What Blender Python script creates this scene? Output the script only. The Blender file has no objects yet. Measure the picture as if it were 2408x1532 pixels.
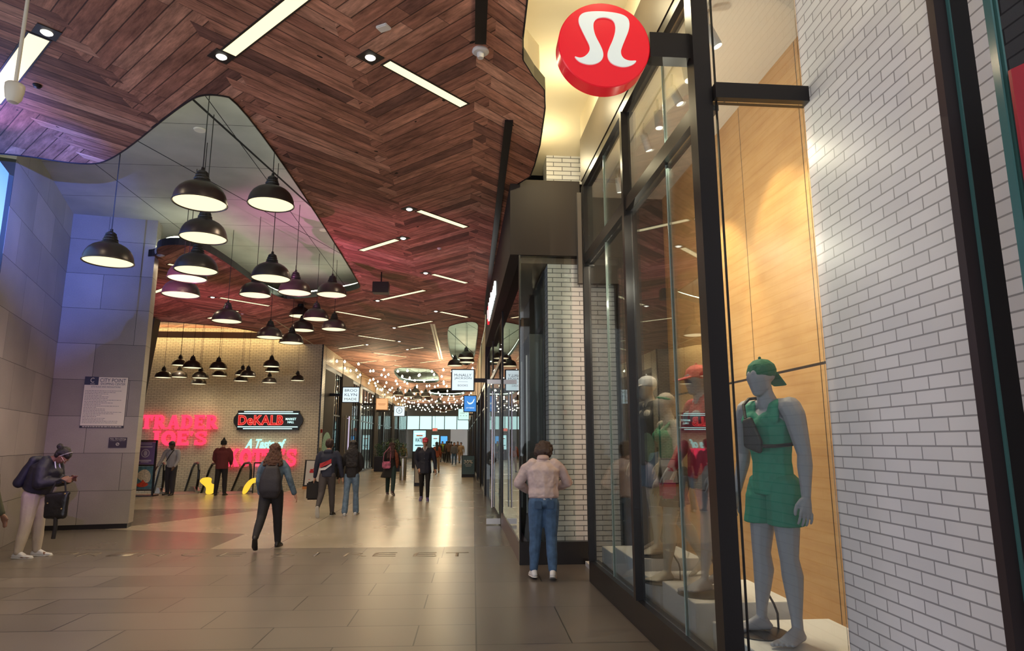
import bpy, bmesh, math, random
from mathutils import Vector, Matrix
R = math.radians
PI = math.pi
C = bpy.context.scene.collection
random.seed(7)
SC = bpy.context.scene

# ------------------------------------------------------------------ camera, world, exposure
W, H, F, CZ = 2408., 1532., 1535., 1.65
PITCH, YAW = R(10.157), R(-4.473)          # up, and to the right of the corridor axis (+Y)
cam_data = bpy.data.cameras.new('camera')
cam_data.sensor_fit = 'HORIZONTAL'; cam_data.sensor_width = 36.0
cam_data.lens = 36.0 * F / W
cam_data.clip_start = 0.05; cam_data.clip_end = 300
cam = bpy.data.objects.new('camera', cam_data); C.objects.link(cam)
cam.location = (0, 0, CZ)
cam.rotation_euler = (PI/2 + PITCH, 0, YAW)
SC.camera = cam
SC.view_settings.view_transform = 'Standard'
SC.view_settings.look = 'None'
SC.view_settings.exposure = 0.0
SC.view_settings.gamma = 1.0
SC.view_settings.use_curve_mapping = False
world = bpy.data.worlds.new('world'); SC.world = world; world.use_nodes = True
wb = world.node_tree.nodes['Background']
wb.inputs[0].default_value = (0.90, 0.92, 1.0, 1)       # daylight coming in through the entrance behind
wb.inputs[1].default_value = 1.85
SC.cycles.max_bounces = 8; SC.cycles.transparent_max_bounces = 16
SC.cycles.diffuse_bounces = 4; SC.cycles.glossy_bounces = 4
SC.cycles.sample_clamp_indirect = 6.0; SC.cycles.caustics_reflective = False; SC.cycles.caustics_refractive = False
SC.cycles.use_denoising = True

def lamp(kind, loc, power, color, name, parent=None, rot=None, size=None, spot=None, blend=0.6, radius=0.0):
    d = bpy.data.lights.new(name, kind); d.energy = power; d.color = color
    if kind == 'SPOT': d.spot_size = R(spot or 120); d.spot_blend = blend; d.shadow_soft_size = radius
    if kind == 'POINT': d.shadow_soft_size = radius
    if kind == 'AREA':
        d.shape = 'RECTANGLE'; d.size, d.size_y = size
    o = bpy.data.objects.new(name, d); C.objects.link(o)
    o.location = loc
    if rot: o.rotation_euler = rot
    if parent: o.parent = parent
    return o
WARM = (1.0, 0.80, 0.52)

M_CAM = Matrix.Rotation(YAW, 3, 'Z') @ Matrix.Rotation(PI/2 + PITCH, 3, 'X')
def ray(x, y): return M_CAM @ Vector((x - W/2, H/2 - y, -F))
def on_z(x, y, z):
    v = ray(x, y); return Vector((0, 0, CZ)) + v * ((z - CZ) / v.z)
def on_y(x, y, Y):
    v = ray(x, y); return Vector((0, 0, CZ)) + v * (Y / v.y)

# ------------------------------------------------------------------ node maths helper
class X:
    """a value in a node tree with + - * / and friends"""
    def __init__(s, nt, sock): s.nt, s.s = nt, sock
    def _m(s, op, *a):
        n = s.nt.nodes.new('ShaderNodeMath'); n.operation = op
        for i, v in enumerate((s,) + a):
            if isinstance(v, X): s.nt.links.new(v.s, n.inputs[i])
            else: n.inputs[i].default_value = v
        return X(s.nt, n.outputs[0])
    def __add__(s, o): return s._m('ADD', o)
    def __sub__(s, o): return s._m('SUBTRACT', o)
    def __mul__(s, o): return s._m('MULTIPLY', o)
    def __truediv__(s, o): return s._m('DIVIDE', o)
    __radd__ = __add__; __rmul__ = __mul__
    def __rsub__(s, o): return s._m('MULTIPLY', -1.0)._m('ADD', o)
    def floor(s): return s._m('FLOOR')
    def frac(s): return s._m('FRACT')
    def abs(s): return s._m('ABSOLUTE')
    def lt(s, o): return s._m('LESS_THAN', o)
    def gt(s, o): return s._m('GREATER_THAN', o)
    def mod(s, o): return s._m('FLOORED_MODULO', o)
    def mn(s, o): return s._m('MINIMUM', o)
    def mx(s, o): return s._m('MAXIMUM', o)
def lerp(a, b, t): return a + (b - a) * t

def new_mat(name):
    m = bpy.data.materials.new(name); m.use_nodes = True
    return m, m.node_tree, m.node_tree.nodes['Principled BSDF']
def set_bsdf(b, col=None, rough=.5, metal=0, spec=.5, emit=None, es=0, sss=0, coat=0):
    if col: b.inputs['Base Color'].default_value = (*col, 1)
    b.inputs['Roughness'].default_value = rough; b.inputs['Metallic'].default_value = metal
    b.inputs['Specular IOR Level'].default_value = spec
    if emit: b.inputs['Emission Color'].default_value = (*emit, 1); b.inputs['Emission Strength'].default_value = es
    if sss: b.inputs['Subsurface Weight'].default_value = sss; b.inputs['Subsurface Radius'].default_value = (.02, .01, .006)
    if coat: b.inputs['Coat Weight'].default_value = coat
def lin(r, g, b):
    f = lambda c: (c/255/12.92) if c/255 <= .04045 else ((c/255+.055)/1.055)**2.4
    return (f(r), f(g), f(b))
_mc = {}
def mat(name, col, rough=.5, metal=0, spec=.5, emit=None, es=0, bump=0, bscale=40, var=0, sss=0, coat=0, stretch=(1,1,1)):
    """plain material; bump and var add procedural noise relief and colour variation"""
    if name in _mc: return _mc[name]
    m, nt, b = new_mat(name); set_bsdf(b, col, rough, metal, spec, emit, es, sss, coat)
    if bump or var:
        tc = nt.nodes.new('ShaderNodeTexCoord'); mp = nt.nodes.new('ShaderNodeMapping'); mp.inputs['Scale'].default_value = stretch
        nz = nt.nodes.new('ShaderNodeTexNoise'); nz.inputs['Scale'].default_value = bscale; nz.inputs['Detail'].default_value = 4
        nt.links.new(tc.outputs['Object'], mp.inputs[0]); nt.links.new(mp.outputs[0], nz.inputs['Vector'])
        if bump:
            bp = nt.nodes.new('ShaderNodeBump'); bp.inputs['Strength'].default_value = bump; bp.inputs['Distance'].default_value = .02
            nt.links.new(nz.outputs['Fac'], bp.inputs['Height']); nt.links.new(bp.outputs[0], b.inputs['Normal'])
        if var:
            cr = nt.nodes.new('ShaderNodeValToRGB')
            cr.color_ramp.elements[0].position = .3; cr.color_ramp.elements[1].position = .7
            cr.color_ramp.elements[0].color = (*[max(0, c*(1-var)) for c in col], 1)
            cr.color_ramp.elements[1].color = (*[min(1, c*(1+var)) for c in col], 1)
            nt.links.new(nz.outputs['Fac'], cr.inputs[0]); nt.links.new(cr.outputs[0], b.inputs['Base Color'])
    _mc[name] = m
    return m
def emis(name, col, s): return mat(name, (0.02, 0.02, 0.02), .4, emit=col, es=s)
def obj_xyz(nt):
    tc = nt.nodes.new('ShaderNodeTexCoord'); sp = nt.nodes.new('ShaderNodeSeparateXYZ')
    nt.links.new(tc.outputs['Object'], sp.inputs[0])
    return [X(nt, sp.outputs[i]) for i in range(3)]
def comb(nt, x, y, z=0.0):
    c = nt.nodes.new('ShaderNodeCombineXYZ')
    for i, v in enumerate((x, y, z)):
        if isinstance(v, X): nt.links.new(v.s, c.inputs[i])
        else: c.inputs[i].default_value = v
    return c.outputs[0]
def noise(nt, vec, scale, detail=3, rough=.5):
    n = nt.nodes.new('ShaderNodeTexNoise'); n.inputs['Scale'].default_value = scale; n.inputs['Detail'].default_value = detail
    n.inputs['Roughness'].default_value = rough
    nt.links.new(vec, n.inputs['Vector']); return X(nt, n.outputs['Fac'])
def white(nt, vec):
    n = nt.nodes.new('ShaderNodeTexWhiteNoise'); n.noise_dimensions = '3D'; nt.links.new(vec, n.inputs['Vector']); return X(nt, n.outputs['Value'])
def ramp(nt, x, stops):
    r = nt.nodes.new('ShaderNodeValToRGB'); e = r.color_ramp.elements
    while len(e) < len(stops): e.new(.5)
    for i, (p, c) in enumerate(stops): e[i].position = p; e[i].color = (*c, 1)
    nt.links.new(x.s, r.inputs[0]); return r.outputs[0]
def mixc(nt, fac, a, b, blend='MIX'):
    n = nt.nodes.new('ShaderNodeMix'); n.data_type = 'RGBA'; n.blend_type = blend
    if isinstance(fac, X): nt.links.new(fac.s, n.inputs[0])
    else: n.inputs[0].default_value = fac
    for i, v in ((6, a), (7, b)):
        if isinstance(v, tuple): n.inputs[i].default_value = (*v, 1)
        else: nt.links.new(v, n.inputs[i])
    return n.outputs[2]
def bump_to(nt, b, h, strength, dist=.01):
    bp = nt.nodes.new('ShaderNodeBump'); bp.inputs['Strength'].default_value = strength; bp.inputs['Distance'].default_value = dist
    nt.links.new(h.s, bp.inputs['Height']); nt.links.new(bp.outputs[0], b.inputs['Normal'])

# ---- reclaimed wood ceiling: herringbone bands running along the corridor
def wood_ceiling():
    m, nt, b = new_mat('reclaimed wood planks'); x, y, z = obj_xyz(nt)
    w, B, x0, q = .166, 1.33, .2, .70711
    ca, cb = (y - x) * q, (y + x) * q               # across the planks in the two band kinds
    ia = (ca / w).floor()
    t = ((x - x0 + (ia.mod(2.0)) * .17 - .08) / (2*B)).frac()
    k = t.lt(.5)                                     # 1: planks run up to the right
    cc = lerp(cb, ca, k); ll = lerp(ca, cb, k)
    i = (cc / w).floor()
    rnd = white(nt, comb(nt, i, k, 1.7))
    seg = (ll / 4.5 + rnd * 7.0).floor()
    v = white(nt, comb(nt, i, seg, k * 5.0 + 3.0))
    v2 = white(nt, comb(nt, i, seg, k * 5.0 + 9.0))
    g = noise(nt, comb(nt, cc * 22.0, ll * 2.6, v * 30.0), 1.0, 7, .75)
    g2 = noise(nt, comb(nt, cc * 7.0, ll * 1.6, v * 30.0), 1.0, 4, .65)
    col = ramp(nt, v, [(0, (.19, .095, .078)), (.22, (.36, .17, .125)), (.5, (.48, .235, .168)), (.75, (.55, .285, .205)), (1, (.64, .37, .28))])
    col = mixc(nt, .92, col, ramp(nt, g, [(.3, (.35, .32, .30)), (.5, (.9, .88, .86)), (.7, (1.35, 1.32, 1.3))]), 'MULTIPLY')
    col = mixc(nt, .85, col, ramp(nt, g2, [(.3, (.5, .48, .46)), (.65, (1.25, 1.22, 1.2))]), 'MULTIPLY')
    knot = noise(nt, comb(nt, cc * 9.0, ll * 5.0, 4.0), 1.0, 1)
    col = mixc(nt, knot.gt(.78), col, (.02, .01, .008))
    edge = (cc / w).frac(); e = edge.lt(.035).mx(edge.gt(.965))
    le = (ll / 4.5 + rnd * 7.0).frac(); e = e.mx(le.lt(.0012))
    col = mixc(nt, e * .8, col, (.012, .006, .005))
    nt.links.new(col, b.inputs['Base Color'])
    bump_to(nt, b, g * .5 + v2 * .9 - e * 1.5, .5, .006)
    set_bsdf(b, None, .62, 0, .3)
    return m
def brick(name, col, mortar, rowh=.081, bw=.30, axis='sum', rough=.35, var=.06, msize=.006):
    m, nt, b = new_mat(name); x, y, z = obj_xyz(nt)
    s = x + y if axis == 'sum' else x
    t = nt.nodes.new('ShaderNodeTexBrick'); nt.links.new(comb(nt, s, z), t.inputs['Vector'])
    t.inputs['Scale'].default_value = 1; t.inputs['Brick Width'].default_value = bw; t.inputs['Row Height'].default_value = rowh
    t.inputs['Mortar Size'].default_value = msize; t.inputs['Mortar Smooth'].default_value = .15
    t.inputs['Color1'].default_value = (*[c*(1-var) for c in col], 1); t.inputs['Color2'].default_value = (*[min(1, c*(1+var)) for c in col], 1)
    t.inputs['Mortar'].default_value = (*mortar, 1); t.offset = .5; t.inputs['Bias'].default_value = 0
    n = noise(nt, comb(nt, s, z, y * .2), 1.3, 3)
    c = mixc(nt, .5, t.outputs['Color'], ramp(nt, n, [(.3, (.85, .85, .86)), (.7, (1.06, 1.05, 1.04))]), 'MULTIPLY')
    nt.links.new(c, b.inputs['Base Color']); set_bsdf(b, None, rough, 0, .45)
    bump_to(nt, b, X(nt, t.outputs['Fac']) * -1.0 + noise(nt, comb(nt, s, z), 9, 2) * .25, .6, .008)
    return m
def stone(name, col, bw, rowh, seam=.006, rough=.45, var=.18, axis='x', seamcol=(.02, .02, .02), off=.5):
    m, nt, b = new_mat(name); x, y, z = obj_xyz(nt)
    u, v = (x, z) if axis == 'x' else (x, y)
    t = nt.nodes.new('ShaderNodeTexBrick'); nt.links.new(comb(nt, u, v), t.inputs['Vector'])
    t.inputs['Scale'].default_value = 1; t.inputs['Brick Width'].default_value = bw; t.inputs['Row Height'].default_value = rowh
    t.inputs['Mortar Size'].default_value = seam; t.inputs['Mortar Smooth'].default_value = .1; t.offset = off
    t.inputs['Color1'].default_value = (*[c*(1-var) for c in col], 1); t.inputs['Color2'].default_value = (*[c*(1+var) for c in col], 1)
    t.inputs['Mortar'].default_value = (*seamcol, 1)
    n = noise(nt, comb(nt, u, v), 60, 4); n2 = noise(nt, comb(nt, u, v), 1.2, 3)
    c = mixc(nt, .7, t.outputs['Color'], ramp(nt, n * .4 + n2 * .6, [(.35, (.8, .8, .8)), (.65, (1.15, 1.14, 1.12))]), 'MULTIPLY')
    nt.links.new(c, b.inputs['Base Color']); set_bsdf(b, None, rough, 0, .4)
    bump_to(nt, b, X(nt, t.outputs['Fac']) * -1.0 + n * .1, .4, .005)
    return m
def glass_mat(name, tint=(.93, .97, .96), refl=1.0, base=.05):
    m = bpy.data.materials.new(name); m.use_nodes = True; nt = m.node_tree; nt.nodes.clear()
    o = nt.nodes.new('ShaderNodeOutputMaterial'); tr = nt.nodes.new('ShaderNodeBsdfTransparent'); gl = nt.nodes.new('ShaderNodeBsdfGlossy')
    tr.inputs[0].default_value = (*tint, 1); gl.inputs['Roughness'].default_value = 0.0
    fr = nt.nodes.new('ShaderNodeFresnel'); fr.inputs['IOR'].default_value = 1.45
    mx = nt.nodes.new('ShaderNodeMixShader')
    f = (X(nt, fr.outputs[0]) * refl + base).mn(1.0)
    nt.links.new(f.s, mx.inputs[0]); nt.links.new(tr.outputs[0], mx.inputs[1]); nt.links.new(gl.outputs[0], mx.inputs[2])
    nt.links.new(mx.outputs[0], o.inputs[0]); return m

WOOD = wood_ceiling()
BRICKW = brick('white glazed brick', (.60, .60, .60), (.22, .22, .23), .081, .30)
BRICKP = brick('white glazed brick pier', (.58, .58, .58), (.13, .13, .14), .0705, .27)
BRICKY = brick('cream glazed brick', (.74, .65, .49), (.22, .175, .115), .068, .213, rough=.4)
STONE = stone('grey stone cladding', (.34, .305, .27), 1.35, .72, seam=.0035)
GLASS = glass_mat('clear glass', base=.02, refl=.55)
BLACK = mat('black metal frame', (.016, .014, .015), .32, .3, .5)
DARKBOX = mat('dark bronze panel', (.038, .032, .029), .7, 0, .2)
DARK = mat('dark interior', (.03, .027, .026), .6)
CREAM = mat('cream plaster', (.66, .58, .42), .7)
GREYP = None

# ------------------------------------------------------------------ mesh helpers
def origin_of(p):
    v = Vector((0, 0, 0))
    while p is not None: v += p.location; p = p.parent
    return v
def link(name, me, m, parent=None, local=False):
    o = bpy.data.objects.new(name, me); C.objects.link(o)
    if m: me.materials.append(m) if not me.materials else None
    if parent is not None:
        o.parent = parent
        if not local: me.transform(Matrix.Translation(-origin_of(parent)))
    return o
class MB:
    def __init__(s): s.bm = bmesh.new()
    def box(s, a, b, rz=0, piv=None, bev=0):
        a, b = Vector(a), Vector(b); c = (a + b)/2; d = b - a
        r = bmesh.ops.create_cube(s.bm, size=1)
        mt = Matrix.Translation(c) @ Matrix.Diagonal((abs(d.x), abs(d.y), abs(d.z), 1))
        if rz:
            p = Vector(piv) if piv else c
            mt = Matrix.Translation(p) @ Matrix.Rotation(rz, 4, 'Z') @ Matrix.Translation(-p) @ mt
        bmesh.ops.transform(s.bm, matrix=mt, verts=r['verts'])
        if bev:
            ed = list({e for v in r['verts'] for e in v.link_edges})
            bmesh.ops.bevel(s.bm, geom=ed, offset=bev, segments=2, affect='EDGES', clamp_overlap=True)
        return s
    def rod(s, p, q, r, r2=None, seg=12, caps=True):
        p, q = Vector(p), Vector(q); d = q - p
        if d.length < 1e-6: return s
        rot = d.to_track_quat('Z', 'Y').to_matrix().to_4x4()
        bmesh.ops.create_cone(s.bm, cap_ends=caps, segments=seg, radius1=r, radius2=r if r2 is None else r2, depth=d.length,
                              matrix=Matrix.Translation((p + q)/2) @ rot)
        return s
    def tube(s, pts, r, seg=8):
        for a, b in zip(pts, pts[1:]): s.rod(a, b, r, seg=seg)
        for p in pts[1:-1]: s.ball(p, r * 1.01, 1)
        return s
    def ball(s, c, r, sub=2):
        if not hasattr(r, '__len__'): r = (r, r, r)
        bmesh.ops.create_icosphere(s.bm, subdivisions=sub, radius=1, matrix=Matrix.Translation(Vector(c)) @ Matrix.Diagonal((*r, 1)))
        return s
    def lathe(s, prof, c=(0, 0, 0), seg=32):
        c = Vector(c); rings = []
        for r, z in prof:
            if r < 1e-5: rings.append([s.bm.verts.new(c + Vector((0, 0, z)))])
            else: rings.append([s.bm.verts.new(c + Vector((r*math.cos(2*PI*i/seg), r*math.sin(2*PI*i/seg), z))) for i in range(seg)])
        for A, B in zip(rings, rings[1:]):
            for i in range(seg):
                j = (i+1) % seg
                f = [A[i % len(A)], A[j % len(A)], B[j % len(B)], B[i % len(B)]]
                f = list(dict.fromkeys(f))
                if len(f) > 2:
                    try: s.bm.faces.new(f)
                    except ValueError: pass
        return s
    def prism(s, pts, vec):
        """polygon (3-D points, planar) extruded by vec"""
        vec = Vector(vec); a = [s.bm.verts.new(Vector(p)) for p in pts]; b = [s.bm.verts.new(Vector(p) + vec) for p in pts]
        s.bm.faces.new(a); s.bm.faces.new(b[::-1]); n = len(pts)
        for i in range(n): s.bm.faces.new([a[i], b[i], b[(i+1) % n], a[(i+1) % n]][::-1])
        return s
    def build(s, name, m, parent=None, smooth=False, local=False):
        bmesh.ops.recalc_face_normals(s.bm, faces=s.bm.faces)
        me = bpy.data.meshes.new(name); s.bm.to_mesh(me); s.bm.free()
        if smooth:
            me.polygons.foreach_set('use_smooth', [True]*len(me.polygons))
            try: me.set_sharp_from_angle(angle=R(40))
            except Exception: pass
        return link(name, me, m, parent, local)
def empty(name, loc=(0, 0, 0), parent=None):
    o = bpy.data.objects.new(name, None); C.objects.link(o); o.location = loc; o.empty_display_size = .1
    if parent: o.parent = parent
    return o
def tag(o, label=None, cat=None, group=None, kind=None):
    if label: o['label'] = label
    if cat: o['category'] = cat
    if group: o['group'] = group
    if kind: o['kind'] = kind
    return o
def thing(name, label, cat, loc=(0, 0, 0), group=None): return tag(empty(name, loc), label, cat, group)
def struct(name, mb, m, label=None): return tag(mb.build(name, m), label, kind='structure')
def copy_tree(o, parent=None):
    c = o.copy(); C.objects.link(c)
    if parent is not None: c.parent = parent
    for ch in o.children: copy_tree(ch, c)
    return c
def chaikin(pts, n=3, keep=.25):
    for _ in range(n):
        q = []
        for i in range(len(pts)):
            a, b = Vector(pts[i]), Vector(pts[(i+1) % len(pts)])
            q += [a.lerp(b, keep), a.lerp(b, 1-keep)]
        pts = q
    return pts
def flat_shape(name, loops, z0, z1, m, parent=None, basis=None):
    """2-D outline with holes, extruded; basis maps (x, y, depth) to the world"""
    cu = bpy.data.curves.new(name, 'CURVE'); cu.dimensions = '2D'; cu.fill_mode = 'BOTH'; cu.extrude = abs(z1 - z0)/2
    for lp in loops:
        sp = cu.splines.new('POLY'); sp.points.add(len(lp)-1); sp.use_cyclic_u = True
        for i, p in enumerate(lp): sp.points[i].co = (p[0], p[1], 0, 1)
    t = bpy.data.objects.new('tmp', cu); C.objects.link(t); dg = bpy.context.evaluated_depsgraph_get(); dg.update()
    me = bpy.data.meshes.new_from_object(t.evaluated_get(dg)); bpy.data.objects.remove(t); bpy.data.curves.remove(cu)
    me.name = name; me.transform(Matrix.Translation((0, 0, (z0+z1)/2)))
    if basis: me.transform(basis)
    return link(name, me, m, parent)
def frame_basis(center, xdir, up=(0, 0, 1)):
    x = Vector(xdir).normalized(); u = Vector(up).normalized(); n = x.cross(u)
    mt = Matrix((x, u, n)).transposed().to_4x4(); mt.translation = Vector(center); return mt
def text(s, center, w, h, m, name='lettering', parent=None, xdir=(1, 0, 0), up=(0, 0, 1), ext=.004, offset=0.0, shear=0, spacing=1.0, fit=True, space_line=1.0, align='CENTER'):
    cu = bpy.data.curves.new(name, 'FONT'); cu.body = s; cu.size = 1; cu.extrude = 0; cu.offset = offset; cu.shear = shear
    cu.align_x = align; cu.space_character = spacing; cu.space_line = space_line; cu.resolution_u = 3
    t = bpy.data.objects.new('tmp', cu); C.objects.link(t); dg = bpy.context.evaluated_depsgraph_get(); dg.update()
    me = bpy.data.meshes.new_from_object(t.evaluated_get(dg)); bpy.data.objects.remove(t); bpy.data.curves.remove(cu)
    xs = [v.co.x for v in me.vertices]; ys = [v.co.y for v in me.vertices]
    cx, cy = (min(xs)+max(xs))/2, (min(ys)+max(ys))/2; sx, sy = w/(max(xs)-min(xs)), h/(max(ys)-min(ys))
    me.transform(Matrix.Diagonal((sx, sy, 1, 1)) @ Matrix.Translation((-cx, -cy, 0)))
    bm = bmesh.new(); bm.from_mesh(me)
    if ext:
        r = bmesh.ops.extrude_face_region(bm, geom=bm.faces[:])
        bmesh.ops.translate(bm, vec=(0, 0, ext), verts=[g for g in r['geom'] if isinstance(g, bmesh.types.BMVert)])
        bmesh.ops.recalc_face_normals(bm, faces=bm.faces)
    bm.to_mesh(me); bm.free(); me.name = name
    me.transform(frame_basis(center, xdir, up))
    return link(name, me, m, parent)
# ------------------------------------------------------------------ SETTING: floor
def floor_mat():
    m, nt, b = new_mat('stone and terrazzo floor'); x, y, z = obj_xyz(nt)
    a = R(1.1); xr = x * math.cos(a) - y * math.sin(a); yr = x * math.sin(a) + y * math.cos(a)
    xj = xr - .045
    def tex(u, v, bw, rh, c, var, off=.5, seam=.006):
        t = nt.nodes.new('ShaderNodeTexBrick'); nt.links.new(comb(nt, u, v), t.inputs['Vector'])
        for k, q in (('Scale', 1), ('Brick Width', bw), ('Row Height', rh), ('Mortar Size', seam), ('Mortar Smooth', .05), ('Bias', 0)): t.inputs[k].default_value = q
        t.offset = off
        t.inputs['Color1'].default_value = (*[k*(1-var) for k in c], 1); t.inputs['Color2'].default_value = (*[k*(1+var) for k in c], 1)
        t.inputs['Mortar'].default_value = (.02, .018, .016, 1); return t
    tA = tex(xj + 1.17 + 13, yr - 5.79 + 12.3, 1.3, .615, (.175, .150, .122), .14)
    tR = tex(xj + 20 - .0, yr - 5.79 + 12.3, 3.2, 1.23, (.115, .098, .086), .12)
    tB = tex(xj + 20, yr - 9.96 + 10, 1.22, 1.0, (.165, .142, .115), .10, .0)
    tT = tex(xj + 90.3, yr + 10, 300, 90, (.38, .325, .245), .03, .0, .004)
    right = xj.gt(0.0); band = yr.gt(9.96); far = yr.gt(10.97)
    c = mixc(nt, band, tA.outputs['Color'], tB.outputs['Color'])
    c = mixc(nt, far, c, tT.outputs['Color'])
    # the darker stone apron along the left wall and the storefronts
    dl = (x * .30 + y * 1.0).lt(11.6) * x.lt(-3.9) * far
    dl = dl.mx(((x + 6.6) * .9 - (y - 14.0) * .5).lt(0.0) * y.lt(17.5) * far)
    c = mixc(nt, dl, c, (.15, .128, .105))
    c = mixc(nt, right, c, tR.outputs['Color'])
    line = (xj.abs()).lt(.006)
    # long diagonal joint of the terrazzo
    d = (x + 2.955).abs().lt(.006) * far
    c = mixc(nt, line.mx(d), c, (.02, .018, .016))
    sp = noise(nt, comb(nt, x, y), 120, 2); big = noise(nt, comb(nt, x, y), .9, 4)
    c = mixc(nt, .6, c, ramp(nt, sp * .4 + big * .6, [(.35, (.82, .82, .82)), (.65, (1.14, 1.13, 1.12))]), 'MULTIPLY')
    nt.links.new(c, b.inputs['Base Color'])
    rg = lerp(X(nt, tA.outputs['Fac']) * 0.0 + .25, .21, far) + big * .10
    nt.links.new(rg.s, b.inputs['Roughness']); b.inputs['Specular IOR Level'].default_value = .55
    b.inputs['IOR'].default_value = 1.5
    return m
mb = MB().box((-16, -3, -.2), (-5.9, 22.9, 0)).box((-5.9, -3, -.2), (8, 75, 0))
struct('floor', mb, floor_mat())
INLAY = mat('worn metal inlay', (.26, .22, .17), .38, .6)
for i, (ch, px) in enumerate(zip('PRINCESTREET', (150, 218, 290, 364, 455, 545, 670, 745, 838, 906, 1000, 1075))):
    p = on_z(px, 1304.5, 0)
    o = text(ch, (p.x, p.y, .0005), .34, .34, INLAY, 'inlaid_letter', None, (1, -.02, 0), (.02, 1, 0), .002, -.012)
    tag(o, 'metal letter %s inlaid in the grey floor band, %s' % (ch, ['first of PRINCE', 'second of PRINCE', 'third of PRINCE', 'fourth of PRINCE', 'fifth of PRINCE', 'last of PRINCE', 'first of STREET', 'second of STREET', 'third of STREET', 'fourth of STREET', 'fifth of STREET', 'last of STREET'][i]), 'floor letter', 'inlaid floor letters')

# ---- ceilings
def poly(pts): return [Vector((p[0], p[1])) for p in pts]
hole_left = [(-9.5, 8.6), (-6.2, 8.71), (-5.36, 9.1), (-4.85, 8.9), (-3.18, 7.15), (-2.85, 6.95), (-2.5, 7.1), (-2.5, 15.9), (-2.62, 16.5), (-4.35, 17.75), (-5.05, 17.7), (-5.1, 13.3), (-5.45, 12.8), (-6.1, 13.0), (-6.4, 13.95), (-9.5, 13.95)]
hole_left = chaikin([Vector(p) for p in hole_left], 3)
hole_far = chaikin([Vector(p) for p in [(-13.5, 21.0), (-9.6, 21.45), (-8.27, 22.1), (-7.2, 23.1), (-6.3, 26.0), (-6.0, 27.0), (-13.5, 27.0)]], 2)
hole_mid = chaikin([Vector(p) for p in [(-3.75, 34.5), (-2.4, 34.2), (-1.35, 35.2), (-1.3, 42.0), (-1.9, 43.2), (-3.84, 43.0)]], 2)
hole_right = chaikin([Vector(p) for p in [(-.55, 22.0), (-.2, 21.2), (.46, 20.6), (.6, 22), (.6, 33), (-.1, 32.6), (-.5, 30.5)]], 2)
hole_end = chaikin([Vector(p) for p in [(-2.4, 47.5), (.3, 47.0), (.4, 55), (-2.6, 55.5)]], 2)
edge_r = [(.50, -3), (.50, 4.2), (.53, 5.1), (.545, 5.7), (.58, 6.05), (.72, 6.35), (.87, 6.6), (.93, 7.0), (.985, 7.96), (.985, 8.6), (.965, 9.0), (.80, 9.32), (.70, 9.6), (.70, 19.0), (.78, 22), (.78, 75)]
outer = [(-16, -3)] + edge_r + [(-16, 75)]
ceil = flat_shape('ceiling', [poly(outer), hole_left, hole_far, hole_mid, hole_right, hole_end], 5.5, 5.62, WOOD)
tag(ceil, kind='structure')
def panel_ceiling():
    m, nt, b = new_mat('grey ceiling panels'); x, y, z = obj_xyz(nt)
    a = R(24); u = x * math.cos(a) + y * math.sin(a); v = y * math.cos(a) - x * math.sin(a)
    eu = ((u / 2.4).frac() - .5).abs().gt(.4985); ev = ((y / 1.55).frac() - .5).abs().gt(.4965)
    diag = ((x + 3.9 - (y - 7.5) * .17)).abs().lt(.022)
    diag2 = ((x + 5.4 - (y - 9.0) * .34)).abs().lt(.012)
    e = ev.mx(diag).mx(diag2).mx(((x / 2.7 + .3).frac() - .5).abs().gt(.4975))
    n = noise(nt, comb(nt, x, y), 1.4, 4)
    c = ramp(nt, n, [(.3, (.40, .40, .385)), (.7, (.50, .50, .48))])
    c = mixc(nt, e, c, (.02, .02, .02)); nt.links.new(c, b.inputs['Base Color']); set_bsdf(b, None, .8, 0, .2); return m
GREYP = panel_ceiling()
mb = MB().box((-16, -3, 6.28), (-5.05, 20.5, 6.4)).box((-5.05, -3, 6.28), (1.0, 20.5, 6.4)).box((-16, 20.5, 6.28), (1.0, 75, 6.4))
struct('ceiling_upper', mb, GREYP)
TANW = mat('tan timber trim', (.36, .24, .13), .6)
# dark edge trim round each opening, and the light cove above it
TRIM = mat('black edge trim', (.012, .011, .012), .4)
COVE = emis('cove light', (.86, 1.0, .70), 13.0); COVE2 = emis('bright cove light', (.78, 1.0, .68), 14.0)
def ring(loop, off, z0, z1, name, m, thick=.012):
    n = len(loop); pts = []
    cx = sum(p[0] for p in loop)/n; cy = sum(p[1] for p in loop)/n
    area = sum(loop[i][0]*loop[(i+1) % n][1] - loop[(i+1) % n][0]*loop[i][1] for i in range(n))
    sgn = 1 if area > 0 else -1
    bm = bmesh.new(); ra = []; rb = []
    for i in range(n):
        d = Vector(loop[(i+1) % n]) - Vector(loop[i-1]); nn = Vector((d.y, -d.x)); nn.normalize(); nn *= sgn
        p = Vector(loop[i][:2]) + nn * off; q = Vector(loop[i][:2]) + nn * (off + thick)
        ra.append((bm.verts.new((p.x, p.y, z0)), bm.verts.new((p.x, p.y, z1)))); rb.append((bm.verts.new((q.x, q.y, z0)), bm.verts.new((q.x, q.y, z1))))
    for i in range(n):
        j = (i+1) % n
        for A in ((ra[i][0], ra[j][0], ra[j][1], ra[i][1]), (rb[i][1], rb[j][1], rb[j][0], rb[i][0]), (ra[i][1], ra[j][1], rb[j][1], rb[i][1]), (rb[i][0], rb[j][0], ra[j][0], ra[i][0])):
            bm.faces.new(A)
    m2 = MB(); m2.bm.free(); m2.bm = bm
    return m2.build(name, m)
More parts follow.
